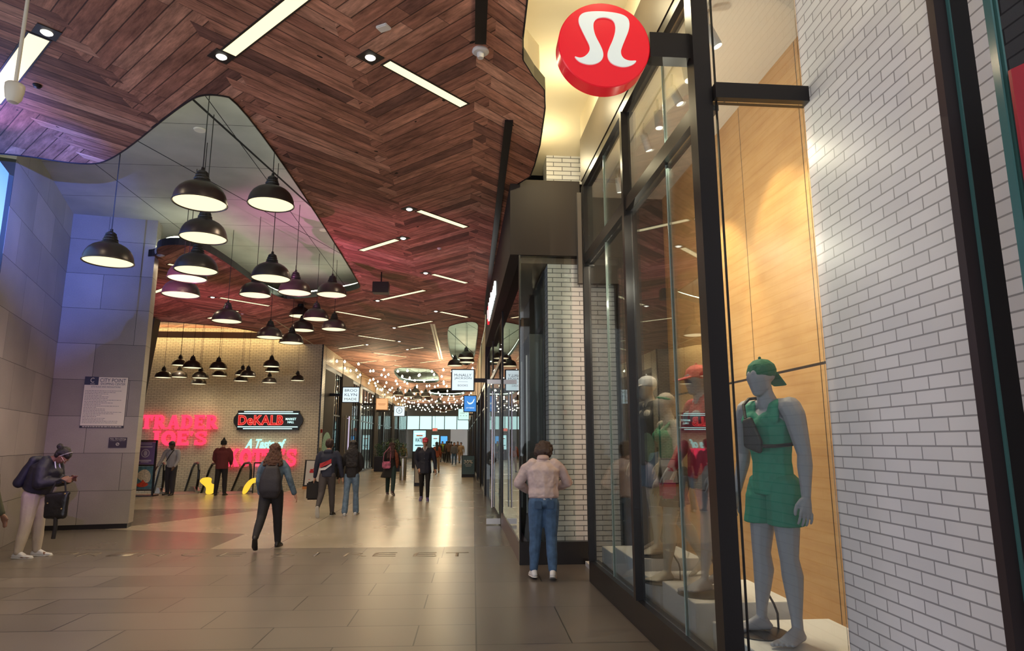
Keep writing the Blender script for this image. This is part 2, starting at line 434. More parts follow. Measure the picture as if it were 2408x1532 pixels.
for i, (lp, cv) in enumerate(((hole_left, 1), (hole_far, 0), (hole_mid, 1), (hole_right, 1), (hole_end, 1)), 1):
    tag(ring(lp, -.013, 5.485, 5.635, 'trim_%d' % i, TRIM), kind='structure')
    if cv:
        o = ring(lp, .02 if i == 4 else .10, 5.66, 5.70, 'cove_light', COVE if i == 1 else COVE2, .03 if i == 1 else .04 if i == 4 else .16)
        tag(o, ['', 'light strip hidden above the edge of the big opening over the pendants', '', 'light strip above the ceiling opening over the far shops', 'light strip above the opening next to the right shopfronts', 'light strip above the last ceiling opening'][i], 'cove light', 'cove lights of the ceiling openings')
FARC = emis('warm cove light', (1.0, .76, .36), 17.0)
struct('trim_15', MB().box((-13.4, 25.60, 5.60), (-5.9, 25.64, 5.84)), TANW)  # lip added to hide the glowing strip behind it
struct('ceiling_raised', MB().box((-13.6, 21.0, 6.10), (-5.8, 26.29, 6.2)), WOOD)
o = MB().box((-13.4, 25.85, 5.76), (-6.3, 25.95, 5.80)).build('cove_light', FARC)
tag(o, 'warm light strip washing down the top of the cream brick wall', 'cove light')
# recess above the first shopfront
edge_rec = [Vector(p) for p in edge_r[1:13]]
bm = MB()
for a, b_ in zip(edge_rec, edge_rec[1:]):
    bm.prism([(a.x+.002, a.y, 5.49), (b_.x+.002, b_.y, 5.49), (b_.x+.002, b_.y, 5.64), (a.x+.002, a.y, 5.64)], (.012, 0, 0))
tag(bm.build('trim_6', TRIM), kind='structure')
bm = MB()
for a, b_ in zip(edge_rec, edge_rec[1:]):
    bm.prism([(a.x-.05, a.y, 5.64), (b_.x-.05, b_.y, 5.64), (b_.x-.05, b_.y, 6.03), (a.x-.05, a.y, 6.03)], (-.012, 0, 0))
tag(bm.build('trim_7', CREAM), kind='structure')
struct('ceiling_soffit', MB().box((.40, -3, 6.03), (3.2, 9.3, 6.1)).box((.6, 9.3, 6.03), (2.4, 10.2, 6.1)), CREAM)

# ---- left stone corner
A0 = Vector((-7.99, 13.47, 0)); B0 = Vector((-6.446, 13.781, 0)); L0 = Vector((-6.585, 9.59, 0))
def wall_between(name, a, b, z0, z1, t, m):
    """vertical slab whose visible face runs a-b; thickness t to the left of a->b; own axes for its material"""
    d = (b - a); L = d.length; ang = math.atan2(d.y, d.x)
    o = MB().box((0, 0, z0), (L, t, z1)).build(name, m); o.location = (a.x, a.y, 0); o.rotation_euler = (0, 0, ang)
    return tag(o, kind='structure')
wall_between('wall_left', A0, B0, .09, 6.28, .35, STONE)
wall_between('wall_left_side', L0, A0, .0, 6.28, .3, STONE)
wall_between('baseboard_left', A0 + Vector((.03, .02, 0)), B0 - Vector((.02, -.01, 0)), 0, .088, .3, BLACK)
wall_between('trim_8', L0 + Vector((-.06, -.21, 0)), L0 + Vector((-.003, -.003, 0)), 0, 5.5, .25, mat('grey green metal trim', (.10, .14, .15), .4, .4))
# the big video screen on the left wall, near
d = (A0 - L0).normalized()
s0 = L0 - d * 3.4; s1 = L0 - d * .24
def screen_mat():
    m, nt, b = new_mat('video screen'); x, y, z = obj_xyz(nt)
    c = ramp(nt, (z / 5.4), [(0, (.55, .20, .75)), (.45, (.72, .45, .95)), (.72, (.75, .85, 1.0)), (.85, (.25, .50, 1.0)), (1, (.12, .30, 1.0))])
    b.inputs['Base Color'].default_value = (.02, .02, .03, 1)
    nt.links.new(c, b.inputs['Emission Color']); b.inputs['Emission Strength'].default_value = 1.7; return m
sc = thing('video_screen', 'large glowing blue and violet video screen on the left wall', 'screen', (s0.x, s0.y, 0))
ang = math.atan2(d.y, d.x); sc.rotation_euler = (0, 0, ang); Ls = (s1 - s0).length
MB().box((0, 0, 2.2), (Ls, .06, 5.45)).build('display', screen_mat(), sc, local=True)
MB().box((-.04, .062, 2.1), (Ls+.02, .20, 5.49)).build('housing', BLACK, sc, local=True)
wall_between('wall_left_near', s0 + Vector((-.25, .06, 0)), s1 + Vector((-.25, .06, 0)), 0, 5.5, .15, STONE)
def aim(o, tgt): o.rotation_euler = (Vector(tgt) - o.location).to_track_quat('-Z', 'Y').to_euler()
for loc, tgt, pw, col_, sp_ in (((-3.6, 6.0, 4.6), (-7.2, 11.2, 5.3), 3300, (.10, .19, 1.0), 36), ((-3.6, 6.0, 2.6), (-7.2, 11.0, 2.0), 500, (.50, .25, .9), 40), ((-5.75, 8.2, 4.6), (-7.4, 13.6, 5.9), 60, (.16, .26, 1.0), 70),
                                ((-5.9, 8.0, 4.3), (-5.6, 7.4, 5.5), 170, (.36, .26, 1.0), 70), ((-5.6, 15.5, 1.0), (-7.6, 18.6, 5.5), 500, (1.0, .22, .48), 70), ((-5.9, 7.6, 2.6), (-7.4, 12.3, 2.2), 110, (.75, .35, .9), 90), ((-5.9, 8.4, 3.2), (-2.6, 15.5, 5.7), 2000, (1.0, .25, .62), 46), ((-4.4, 10.5, 1.2), (-1.4, 13.5, 5.5), 420, (1.0, .25, .50), 75)):
    aim(lamp('SPOT', loc, pw, col_, 'tint_spot', spot=sp_, blend=1), tgt)  # unseen coloured spots, added to tint the stone corner and the ceiling

# ---- far left: cream brick wall behind the escalators
struct('wall_back', MB().box((-14, 26.3, -4), (-5.5, 26.6, 6.28)), BRICKY)
struct('wall_return', MB().box((-5.75, 26.6, 0), (-5.5, 27.0, 5.5)), BRICKY)
struct('trim_9', MB().box((-5.52, 26.27, 0), (-5.47, 26.32, 5.5)), BLACK)
struct('wall_stair', MB().box((-16, 22.6, -4), (-5.9, 22.9, -.2)).box((-5.9, 22.9, -4), (-5.6, 26.3, -.2)).box((-16, 22.9, -4.1), (-5.6, 26.3, -4)), DARK)
# leaning black wall end between stone corner and brick
mb = MB().prism([on_y(378, 754, 21), on_y(322, 1040, 21), on_y(299, 1162, 21), on_y(180, 1162, 21), on_y(250, 754, 21)], (0, -.4, 0))
struct('wall_slanted', mb, mat('black painted wall', (.012, .010, .014), .5))
# outer shells that close the place
struct('wall_outer_left', MB().box((-16.2, 8.8, -.2), (-16, 75, 6.3)), DARK)
struct('wall_outer_right', MB().box((8, -3, -.2), (8.2, 75, 6.3)), DARK)
struct('wall_outer_back', MB().box((-16, 75, -.2), (8, 75.2, 6.3)), DARK)
struct('ceiling_stores', MB().box((1.0, 9.6, 6.25), (8, 75, 6.3)).box((3.2, -3, 6.25), (8, 9.6, 6.3)), DARK)

# ---- right: first shop (display windows)
SF = Vector((1.577, 8.167)); SD = Vector((1.648, 4.03)) - SF; SL = SD.length; SD.normalize()
def sfp(t, off=0): return Vector((SF.x + SD.x*t - SD.y*off, SF.y + SD.y*t + SD.x*off, 0))     # off > 0: into the shop
SANG = math.atan2(SD.y, SD.x)
w1 = tag(empty('window_1', (SF.x, SF.y, 0)), kind='structure'); w1.rotation_euler = (0, 0, SANG)
PT = {'base': (0, .24), 'trans': (3.92, 4.06), 'top': (5.0, 5.16)}
def sfb(t0, t1, z0, z1, o0=0, o1=.12): return (t0, o0, z0), (t1, o1, z1)
MB().box(*sfb(-.02, SL+.06, 0, .245)).build('sill', BLACK, w1, local=True)
fr = MB()
for t in (0.0, 1.985): fr.box(*sfb(t, t+.07, .246, 5.0, -.015, .075))
fr.box(*sfb(.086, SL-.06, 3.93, 4.06)).box(*sfb(0, SL+.06, 5.001, 5.09))
fr.box(*sfb(0, .085, 3.9, 5.0)); fr.build('window_frame', BLACK, w1, local=True)
MB().box((SL-.04, -.10, .246), (SL+.08, .018, 5.0)).build('corner_post', BLACK, w1, local=True)
for a, b in ((.09, 1.0), (1.01, 1.975), (2.07, 3.15), (3.16, SL-.065)):
    MB().box((a, .05, .25), (b, .062, 3.925)).build('glass_pane', GLASS, w1, local=True)
    MB().box((a, .05, 4.065), (b, .062, 4.995)).build('glass_pane', GLASS, w1, local=True)
for t in (1.0, 3.15): MB().box((t, .045, .25), (t+.01, .068, 5.0)).build('glass_joint', mat('glass edge', (.25, .33, .31), .2, 0), w1, local=True)
w2 = tag(empty('window_2', (1.67, 3.95, 0)), kind='structure')
MB().box((1.672, 3.90, 3.92), (2.33, 4.0, 4.03)).build('window_frame', BLACK, w2)
MB().box((1.672, 3.90, 0), (2.30, 4.0, .2)).build('sill', BLACK, w2)
MB().box((1.672, 3.95, .2), (2.30, 3.962, 3.919)).build('glass_pane', GLASS, w2)
MB().box((1.672, 3.95, 4.031), (2.30, 3.962, 5.05)).build('glass_pane', GLASS, w2)
MB().box((1.69, 3.945, .2), (1.697, 3.967, 5.05)).build('glass_joint', BLACK, w2)
FASC = mat('brown metal fascia', (.105, .082, .058), .5, .2)
o = MB().box((-.03, -.01, 5.10), (SL+.2, .14, 5.70)).build('trim_10', FASC); o.location = (SF.x, SF.y, 0); o.rotation_euler = (0, 0, SANG); tag(o, kind='structure')
o = MB().box((-.03, .0, 5.701), (SL+.2, .14, 6.03)).build('trim_11', CREAM); o.location = (SF.x, SF.y, 0); o.rotation_euler = (0, 0, SANG); tag(o, kind='structure')
struct('trim_12', MB().box((1.9, 3.9, 5.06), (2.4, 4.06, 6.03)), FASC)
# shop interior
def panel_wood():
    m, nt, b = new_mat('light maple panels'); x, y, z = obj_xyz(nt)
    g = noise(nt, comb(nt, y * 1.2, z * 14.0, 2.0), 1.0, 6, .6); g2 = noise(nt, comb(nt, y, z * 1.5, 5.0), 2.0, 3)
    c = ramp(nt, g * .6 + g2 * .4, [(.3, (.50, .26, .095)), (.5, (.60, .34, .135)), (.7, (.68, .41, .18))])
    e = ((y / 1.22 + .72).frac() - .5).abs().gt(.4955).mx((z - 2.30).abs().lt(.012))
    c = mixc(nt, e, c, (.03, .015, .008)); nt.links.new(c, b.inputs['Base Color']); set_bsdf(b, None, .38, 0, .4); return m
struct('wall_panelled', MB().box((3.0, 3.0, 0), (3.1, 9.2, 5.35)), panel_wood())
struct('wall_shop_back', MB().box((2.3, 9.2, 0), (3.1, 9.3, 5.35)).box((1.7, 9.2, 3.95), (2.3, 9.3, 5.35)), mat('dark grey wall', (.085, .075, .066), .6))
struct('ceiling_shop', MB().box((1.76, 3.6, 5.28), (3.1, 9.3, 5.36)), mat('off white ceiling', (.68, .62, .55), .8))
struct('floor_shop', MB().box((1.72, 4.02, .0), (3.0, 9.2, .06)), mat('pale display floor', (.55, .54, .52), .4))
# ---- white brick wall on the right
bw_dir = Vector((-.044, -1, 0)).normalized()
P0 = Vector((2.325, 3.985, 0))
wall_between('wall_right', P0, P0 + bw_dir*6.5, 0, 6.03, .5, brick('white glazed brick wall', (.80, .80, .81), (.34, .335, .35), .068, .2135, axis='x', var=.05, rough=.4, msize=.0045))
# ---- near black metal post of the entrance with a glass leaf and a red panel
d1 = tag(empty('door_1', (2.05, 2.3, 0)), kind='structure')
MB().box((2.005, 2.29, 0), (2.088, 2.34, 4.6)).build('door_frame', BLACK, d1)
MB().box((1.945, 2.30, 0), (1.998, 2.34, 4.6)).build('door_frame', mat('bronze brown metal', (.045, .033, .035), .4, .4), d1)
MB().box((1.9985, 2.285, 0), (2.0045, 2.30, 4.6)).build('glass_edge', mat('green glass edge', (.06, .16, .15), .15), d1)
MB().box((1.817, 1.90, 0), (1.824, 1.93, 4.6)).build('glass_edge', mat('green glass edge', (0, 0, 0)), d1)
MB().box((1.838, 1.90, 0), (1.845, 1.93, 4.6)).build('glass_edge', mat('green glass edge', (0, 0, 0)), d1)
MB().box((1.846, 1.905, 0), (2.19, 1.915, 4.6)).build('glass_pane', glass_mat('greenish glass', (.80, .86, .84)), d1)
rp = MB().prism([(1.827, 1.87, .9), (2.19, 1.87, .9), (2.19, 1.87, 3.06), (1.827, 1.87, 2.885)], (0, .012, 0)).build('red_panel', mat('dark red panel', (.33, .012, .022), .25, var=.15, bscale=3, stretch=(6, 1, .3)))
tag(rp, 'dark red panel on the glass at the right edge behind the black post', 'panel')

# ---- second shop: brick pier, dark fascia box, glass corner
struct('wall_pier', MB().box((1.275, 9.45, .0), (2.28, 9.8, 4.38)).box((1.27, 9.42, 5.57), (1.95, 9.8, 6.03)), BRICKP)
struct('trim_13', MB().box((.70, 9.3, 4.39), (1.76, 18.8, 5.57)), DARKBOX)
w3 = tag(empty('window_3', (.83, 9.3, 0)), kind='structure')
MB().box((.83, 9.3, 0), (1.80, 9.42, .30)).build('sill', BLACK, w3)
MB().box((.85, 9.33, .30), (1.62, 9.342, 4.385)).build('glass_pane', GLASS, w3)
MB().box((.83, 9.3, .30), (.85, 9.34, 4.385)).build('window_frame', BLACK, w3)
w4 = tag(empty('window_4', (.86, 13.6, 0)), kind='structure')
MB().box((.84, 9.43, 0), (.98, 13.6, .26)).build('sill', mat('plum painted sill', (.075, .040, .050), .4), w4)
MB().box((.86, 9.44, .26), (.872, 13.5, 4.385)).build('glass_pane', glass_mat('reflecting glass', (.90, .94, .93), 1.0, .10), w4)
fr = MB()
for y in (13.5, 17.6, 20.9): fr.box((.84, y, 0), (.93, y+.1, 4.38))
fr.box((.845, 13.6, 3.35), (.92, 20.9, 3.47)); fr.build('window_frame', BLACK, w4)
MB().box((.86, 14.8, .1), (.872, 17.6, 4.38)).build('glass_pane', GLASS, w4)
MB().box((.86, 17.7, .1), (.872, 20.9, 4.38)).build('glass_pane', GLASS, w4)
# interior of that shop
CHW = mat('charcoal wall', (.045, .040, .038), .5)
struct('wall_shop_inner', MB().box((1.255, 9.82, 0), (1.33, 13.0, 4.29)), CHW); struct('wall_shop_side', MB().box((4.5, 9.82, 0), (4.6, 21, 4.4)), CHW); struct('wall_shop_end', MB().box((.95, 21.0, 0), (4.5, 21.1, 4.4)), CHW)
struct('ceiling_inner', MB().box((.875, 9.44, 4.30), (4.5, 21, 4.385)), mat('brown slatted ceiling', (.12, .085, .06), .6))
wl = mat('brushed pale metal', (.6, .58, .55), .3, .8)
cb = thing('tall_cabinet', 'tall black cabinets with thin vertical pulls inside the glass corner', 'cabinet', (1.14, 10.2, 0))
MB().box((1.04, 9.9, 0), (1.25, 12.9, 3.3)).build('body', mat('black cabinet', (.03, .028, .027), .35), cb)
for y in (10.15, 11.0, 11.9): MB().box((1.015, y, .6), (1.035, y+.03, 3.0)).build('pull', wl, cb)
# door leaf standing open
d2 = thing('glass_door', 'frameless glass door leaf standing open with long pull handles', 'door', (.7, 13.7, 0))
MB().box((.55, 13.70, .10), (.835, 13.715, 2.86)).build('leaf', GLASS, d2)
MB().box((.55, 13.69, .02), (.835, 13.725, .13)).build('bottom_rail', wl, d2)
MB().box((.55, 13.69, 2.86), (.835, 13.725, 2.95)).build('top_rail', wl, d2)
MB().rod((.66, 13.64, .35), (.66, 13.64, 2.7), .018).build('handle', mat('satin steel', (.75, .72, .78), .25, .9), d2)
MB().rod((.71, 13.78, .35), (.71, 13.78, 2.7), .018).build('handle', mat('satin steel', (0, 0, 0)), d2)

# ---- shop rows farther down the corridor
LITW = emis('lit shop ceiling', (1.0, .86, .62), 2.2)
def shop_row(x, side, ys, z1, names, cols, pl, zt=3.55):
    """side +1: shops lie at x > corridor"""
    for k, (ya, yb) in enumerate(zip(ys, ys[1:])):
        w = tag(empty('window_%d' % (names + k), (x, ya, 0)), kind='structure')
        s = side
        def bx(m_, x0, x1, y0, y1, z0, z1_): m_.box((min(x + s*x0, x + s*x1), y0, z0), (max(x + s*x0, x + s*x1), y1, z1_))
        m1 = MB(); P_ = pl[k % len(pl)]; bx(m1, 0, .45, ya, ya+P_, 0, zt+.15); bx(m1, 0, .45, ya, ya+.02, zt+.15, z1); m1.build('pillar', DARKBOX if k % 2 else BLACK, w)
        m1 = MB(); bx(m1, .02, .30, ya+.021, yb-.001, zt+.151, z1); m1.build('fascia', cols[k % len(cols)], w)
        m1 = MB()
        n = 3 if (yb - ya - pl[k % len(pl)]) < 4.2 else 5
        for i in range(n + 1):
            yy = ya + P_ + .01 + (yb - ya - P_ - .07) * i / n; bx(m1, .05, .11, yy, yy+.05, .11, zt)
        bx(m1, .04, .12, ya+P_+.002, yb-.002, zt+.001, zt+.149); bx(m1, .04, .12, ya+P_+.002, yb-.002, 0, .109); bx(m1, .05, .11, ya+P_+.01, yb-.01, 2.8, 2.86)
        m1.build('window_frame', BLACK, w)
        m1 = MB(); bx(m1, .075, .085, ya+P_+.05, yb-.05, .12, zt-.01); m1.build('glass_pane', GLASS, w)
        m1 = MB(); bx(m1, .6, 2.4, ya+.9, yb-.4, 3.40, 3.42); m1.build('lit_ceiling', LITW, w)
        m1 = MB(); bx(m1, 3.0, 3.1, ya, yb, 0, 3.9); bx(m1, .3, 3.0, ya-.04, ya+.04, 0, 3.9); m1.build('shop_wall', [mat('sage wall', (.22, .26, .24), .7), mat('tan wall', (.35, .27, .18), .7), mat('grey wall', (.28, .30, .32), .7)][k % 3], w)
TANF = mat('honey timber fascia', (.42, .25, .11), .6, var=.25, bscale=6, stretch=(1, 1, 12))
shop_row(-5.5, -1, [27.02, 31.0, 36.6, 43.0, 48.0, 54.0, 60.0, 69.0], 5.5, 5, [BRICKY, BRICKY, TANF], [2.2, 3.0, .6, 1.8, .6, 2.0, .6], 4.65)
shop_row(.78, 1, [21.2, 25.5, 30.5, 36.0, 42.0, 50.0, 60.0, 69.0], 5.5, 12, [TANF], [.55])
# far end: clerestory of bright windows, pale panels
FE = 69.5
struct('wall_far', MB().box((-16, FE, 0), (8, FE+.2, 3.0)).box((-16, FE, 4.35), (8, FE+.2, 6.3)), mat('slate grey wall', (.16, .18, .19), .7))
w = tag(empty('window_20', (-2, FE, 3)), kind='structure')
MB().box((-7, FE+.05, 3.0), (4, FE+.1, 4.35)).build('glass_pane', emis('daylit glazing', (.62, .95, .92), 1.25), w)
fr = MB()
for i in range(9): fr.box((-6.9 + i*1.3, FE-.02, 3.0), (-6.82 + i*1.3, FE+.04, 4.35))
fr.build('window_frame', BLACK, w)
struct('trim_14', MB().box((-1.0, FE-.15, 0), (.75, FE-.02, 3.0)), mat('pale glowing panel', (.62, .68, .76), .4, emit=(.5, .6, .75), es=.15))  # faint emission put into the panel to lift its brightness

mu_ = struct('wall_mural', MB().box((-5.498, 27.05, 0), (-5.494, 29.1, 4.6)), DARKBOX)
m_ = MB().ball((0, 0, 0), (.004, .95, .62), 3); o = m_.build('mural', mat('mint dotted mural', (.28, .52, .42), .6, var=.6, bscale=22)); o.location = (-5.490, 27.9, 1.45); tag(o, 'pale mint dotted oval mural on the dark panel beside the brick return', 'mural')
o = MB().rod((-5.40, 32.6, .5), (-5.40, 32.6, 2.9), .03, seg=10).rod((-5.5, 32.6, .6), (-5.40, 32.6, .6), .015).rod((-5.5, 32.6, 2.8), (-5.40, 32.6, 2.8), .015).build('door_pull', mat('glowing lilac pull', (.6, .55, .7), .3, .5, emit=(.8, .7, 1.0), es=.6)); tag(o, 'tall glowing lilac pull bar on the left row of shops', 'door pull')  # light on the pull bar is put in as emission
o = MB().rod((-5.40, 31.6, .5), (-5.40, 31.6, 2.9), .03, seg=10).rod((-5.5, 31.6, .6), (-5.40, 31.6, .6), .015).rod((-5.5, 31.6, 2.8), (-5.40, 31.6, 2.8), .015).build('door_pull', mat('satin brass', (.5, .42, .28), .3, .9)); tag(o, 'tall brass coloured pull bar just left of the lilac one', 'door pull')

o = MB().box((-5.499, 26.62, 2.02), (-5.44, 26.72, 2.16), bev=.01).build('fire_alarm', mat('alarm red', (.5, .02, .02), .4)); tag(o, 'small red fire alarm box on the brick return', 'alarm')
o = MB().box((-5.499, 26.55, 1.05), (-5.47, 26.70, 1.45), bev=.006).build('wall_panel', mat('olive panel', (.20, .22, .14), .5)); tag(o, 'narrow olive panel below the fire alarm on the brick return', 'panel')
# ------------------------------------------------------------------ LAMPS
SHADE = mat('dark enamel shade', (.050, .040, .038), .33, .35, .6)
SHADE_IN = mat('glowing diffuser', (.3, .28, .2), .5, emit=(1.0, .86, .52), es=1.35)
CORD = mat('black cord', (.01, .01, .01), .6)
def make_pendant(top, power, fins=True):
    """origin at the centre of the rim; top = ceiling height above the rim"""
    t = empty('pendant_lamp')
    MB().lathe([(.305, .0), (.312, .004), (.312, .018), (.303, .024), (.298, .075), (.280, .130), (.250, .180), (.205, .222), (.150, .252), (.095, .268), (.090, .262), (.145, .245), (.198, .214), (.242, .173), (.271, .125), (.288, .072), (.292, .02), (.305, 0)], seg=40).build('lamp_shade', SHADE, t, True, local=True)
    MB().lathe([(0, .012), (.292, .014), (.292, .020), (0, .020)], seg=40).build('diffuser', SHADE_IN, t, local=True)
    prof = [(0, .262), (.098, .262), (.104, .275), (.090, .300), (.094, .315), (.078, .340), (.080, .352), (.066, .385), (.067, .398), (.045, .418), (.022, .430), (.018, .465), (0, .468)]
    MB().lathe(prof, seg=20).build('lamp_socket', mat('black ribbed socket', (.012, .011, .012), .45), t, local=True)
    MB().rod((0, 0, .46), (0, 0, top), .006, seg=6).build('cord', CORD, t, local=True)
    if power: lamp('SPOT', (0, 0, .005), power, WARM, 'lamp_light', t, spot=150, blend=.8)
    return t
PEND = [(470, 480, 122, 'nearest pendant lamp, hanging lowest under the front tip of the ceiling opening'),
        (637, 483, 106, 'second big pendant lamp, right of the nearest one and level with it'),
        (478, 562, 106, 'pendant lamp directly behind and just below the nearest one'),
        (461, 638, 97, 'pendant lamp below the front pair on the left, third of the overlapping stack'),
        (440, 657, 88, 'pendant lamp mostly covered by the third lamp of the overlapping stack'),
        (425, 695, 84, 'lowest pendant lamp of the left stack, beside the stone corner'),
        (254, 618, 110, 'single pendant lamp hanging alone in front of the stone wall'),
        (637, 657, 90, 'pendant lamp in the middle of the group, directly below the second big one'),
        (600, 696, 72, 'pendant lamp half hidden behind the middle one'),
        (693, 690, 76, 'pendant lamp right of the middle one and slightly lower'),
        (780, 695, 70, 'rightmost high pendant lamp near the far tip of the ceiling opening'),
        (533, 757, 68, 'pendant lamp with a violet sheen hanging apart above the cream brick wall'),
        (634, 795, 60, 'pendant lamp hanging lowest in the centre over the cream brick wall'),
        (706, 745, 52, 'small pendant lamp left behind the lower right pair'),
        (743, 752, 60, 'pendant lamp in front of the lower right cluster'),
        (711, 778, 54, 'pendant lamp partly covered under the lower right pair'),
        (785, 776, 58, 'rightmost pendant lamp of the lower right cluster'),
        (685, 808, 56.5, 'lowest pendant lamp at the right, just above the brick wall top')]
first = None
def place_pendant(pos, top_z, label, group, power):
    p = make_pendant(top_z - pos.z, power)
    p.location = pos; tag(p, label, 'pendant lamp', group); return p
for i, (px, py, wd, lab) in enumerate(PEND):
    pos = Vector((0, 0, CZ)) + ray(px, py) * (.624 / wd)
    place_pendant(pos, 5.497 if pos.y > 17.85 else 6.28, lab, 'dome pendant lamps under the big ceiling opening', 45)
P2 = [(384, 889, 38, 'leftmost of the pendant lamps before the cream wall'), (421, 888, 37, 'second from the left in the lower row before the cream wall'),
      (423, 860, 36, 'higher lamp at the left end before the cream wall'), (452, 866, 42, 'largest lamp of the left bunch before the cream wall'),
      (471, 890, 38, 'lamp below and right of the largest one of the left bunch'), (467, 904, 35, 'lowest lamp of the left bunch, peeking out under another'),
      (513, 868, 40, 'upper lamp of the stacked pair second bunch'), (516, 885, 35, 'lower lamp of the stacked pair second bunch'),
      (570, 883, 34, 'left lamp of the bunch of three in the middle'), (583, 886, 36, 'right lamp of the bunch of three in the middle'),
      (566, 897, 33, 'lowest lamp of the bunch of three in the middle'), (638, 863, 38, 'upper lamp of the bunch above the black marquee'),
      (640, 875, 34, 'middle lamp of the bunch above the black marquee'), (633, 901, 34, 'lowest lamp of the bunch above the black marquee'),
      (699, 896, 33, 'rightmost lamp, alone before the right end of the cream wall')]
for px, py, wd, lab in P2:
    pos = Vector((0, 0, CZ)) + ray(px, py) * (.624 / wd)
    yy = [24.2, 25.3, 24.9, 23.2, 23.9, 25.4, 23.4, 25.1, 24.3, 23.2, 25.3, 23.4, 25.1, 24.1, 24.6][P2.index((px, py, wd, lab))]
    raw = pos.y; pos = Vector((0, 0, CZ)) + (pos - Vector((0, 0, CZ))) * (yy / raw); sc_ = yy / raw
    p = place_pendant(pos, 0, 'dark dome pendant, ' + lab, 'dark pendant lamps before the cream brick wall', 22)
    p.scale = (sc_,) * 3
    for ch in p.children:
        if ch.name.startswith('cord'):
            ch.data.clear_geometry(); b2 = bmesh.new()
            bmesh.ops.create_cone(b2, cap_ends=True, segments=6, radius1=.006, radius2=.006, depth=(6.098 - pos.z)/sc_ - .46, matrix=Matrix.Translation((0, 0, .46 + ((6.098 - pos.z)/sc_ - .46)/2)))
            b2.to_mesh(ch.data); b2.free()
P3 = [(1096, 843, 38, 'nearest lamp beside the right shopfronts, above the bookshop sign'), (1070, 861, 36, 'lamp left of and behind the nearest one beside the right shopfronts'), (1098, 853, 37, 'lamp tucked below the nearest one beside the right shopfronts'),
      (936, 930, 26, 'leftmost of the middle corridor cluster'), (962, 934, 26, 'second of the middle corridor cluster'), (976, 924, 22.5, 'highest of the middle corridor cluster'),
      (983, 940, 23, 'low one in the centre of the middle corridor cluster'), (1001, 933, 25, 'right centre one of the middle corridor cluster'), (1006, 942, 21, 'lowest right one of the middle corridor cluster'),
      (1031, 949, 19, 'single small one right of the middle corridor cluster'), (972, 942, 20, 'small low one left of centre of the middle corridor cluster'),
      (1028, 966, 16, 'left of the three tiny far ones'), (1041, 970, 15, 'middle of the three tiny far ones'), (1056, 966, 16, 'right of the three tiny far ones')]
for px, py, wd, lab in P3:
    pos = Vector((0, 0, CZ)) + ray(px, py) * (.624 / wd)
    tz = 6.28 if (pos.y < 32 or (35 < pos.y < 42.5 and -3.6 < pos.x < -1.4)) else 5.498
    place_pendant(pos, tz, 'dark dome pendant lamp, ' + lab, 'dome pendant lamps down the corridor', 14 if pos.y < 45 else 0)

# ---- ceiling strip lights and square downlights, aligned with the planks
STRIP = emis('warm strip diffuser', (1.0, .84, .50), 1.5)
STRIPF = mat('black light frame', (.012, .010, .010), .5)
DLAMP = emis('downlight bulb', (1.0, .95, .82), 3.0)
ST = [((530, 120), (735, -18), .135, 'big strip light at the top edge, slanting up to the right'), ((905, 150), (1095, 245), .12, 'big strip light in the wood ceiling left of the round red sign'),
      ((-25, 235), (98, 88), .17, 'strip light in the top left corner of the ceiling'),
      ((981, 497), (1099, 533), .12, 'strip light slanting down to the right, nearest of the centre row'), ((845, 588), (938, 565), .12, 'strip light beside the right edge of the big ceiling opening'),
      ((1015, 646), (1100, 665), .12, 'strip light slanting down right, second of the centre row'), ((896, 705), (999, 683), .12, 'strip light next to the black ceiling speaker'),
      ((1034, 734), (1101, 746), .12, 'strip light slanting down right, third of the centre row'), ((789, 733), (897, 751), .12, 'long strip light just right of the lower pendant cluster'),
      ((934, 769), (1018, 756), .12, 'strip light left of the linear air slot'), ((841, 790), (931, 802), .12, 'strip light slanting down right, mid ceiling over the far shops'),
      ((795, 820), (858, 811.6), .12, 'short strip light above the corner of the brick return'), ((963, 821), (998, 817.7), .12, 'short strip light left of the end of the air slot'),
      ((879.5, 830), (955, 840), .12, 'strip light slanting down right near the first string bulbs'), ((835, 854.5), (888, 849), .12, 'strip light over the left row of shops'),
      ((985, 853), (1041, 848), .12, 'strip light just before the green lit opening'), ((925, 860), (946, 861), .12, 'tiny strip light touching the far opening'),
      ((362, 688), (407, 672), .12, 'strip light at the edge of the stone corner'), ((396, 621), (422, 626), .12, 'tiny strip light behind the left pendant stack'),
      ((516, 701), (635, 719), .12, 'strip light passing behind a pendant lamp'), ((489, 749), (560, 732), .12, 'strip light behind the violet pendant lamp')]
for (a, b_, wd, lab) in ST:
    A, B = on_z(*a, 5.5), on_z(*b_, 5.5); mid = (A + B)/2; Ln = (B - A).length
    s_ = 1 if (B - A).x * (B - A).y > 0 else -1
    t = thing('strip_light', lab, 'strip light', mid, 'recessed strip lights in the wood ceiling'); t.rotation_euler = (0, 0, s_ * PI/4)
    fr = MB(); h, w_ = Ln/2 + .02, wd/2 + .018
    fr.box((-h, -w_, -.008), (h, -wd/2, -.0005)).box((-h, wd/2, -.008), (h, w_, -.0005)).box((-h, -wd/2, -.008), (-h+.02, wd/2, -.0005)).box((h-.02, -wd/2, -.008), (h, wd/2, -.0005))
    fr.build('frame', STRIPF, t, local=True)
    MB().box((-h+.02, -wd/2, -.005), (h-.02, wd/2, -.0008)).build('diffuser', STRIP, t, local=True)
    if mid.y < 22: lamp('SPOT', (0, 0, -.02), 55, WARM, 'lamp_light', t, spot=165, blend=1)
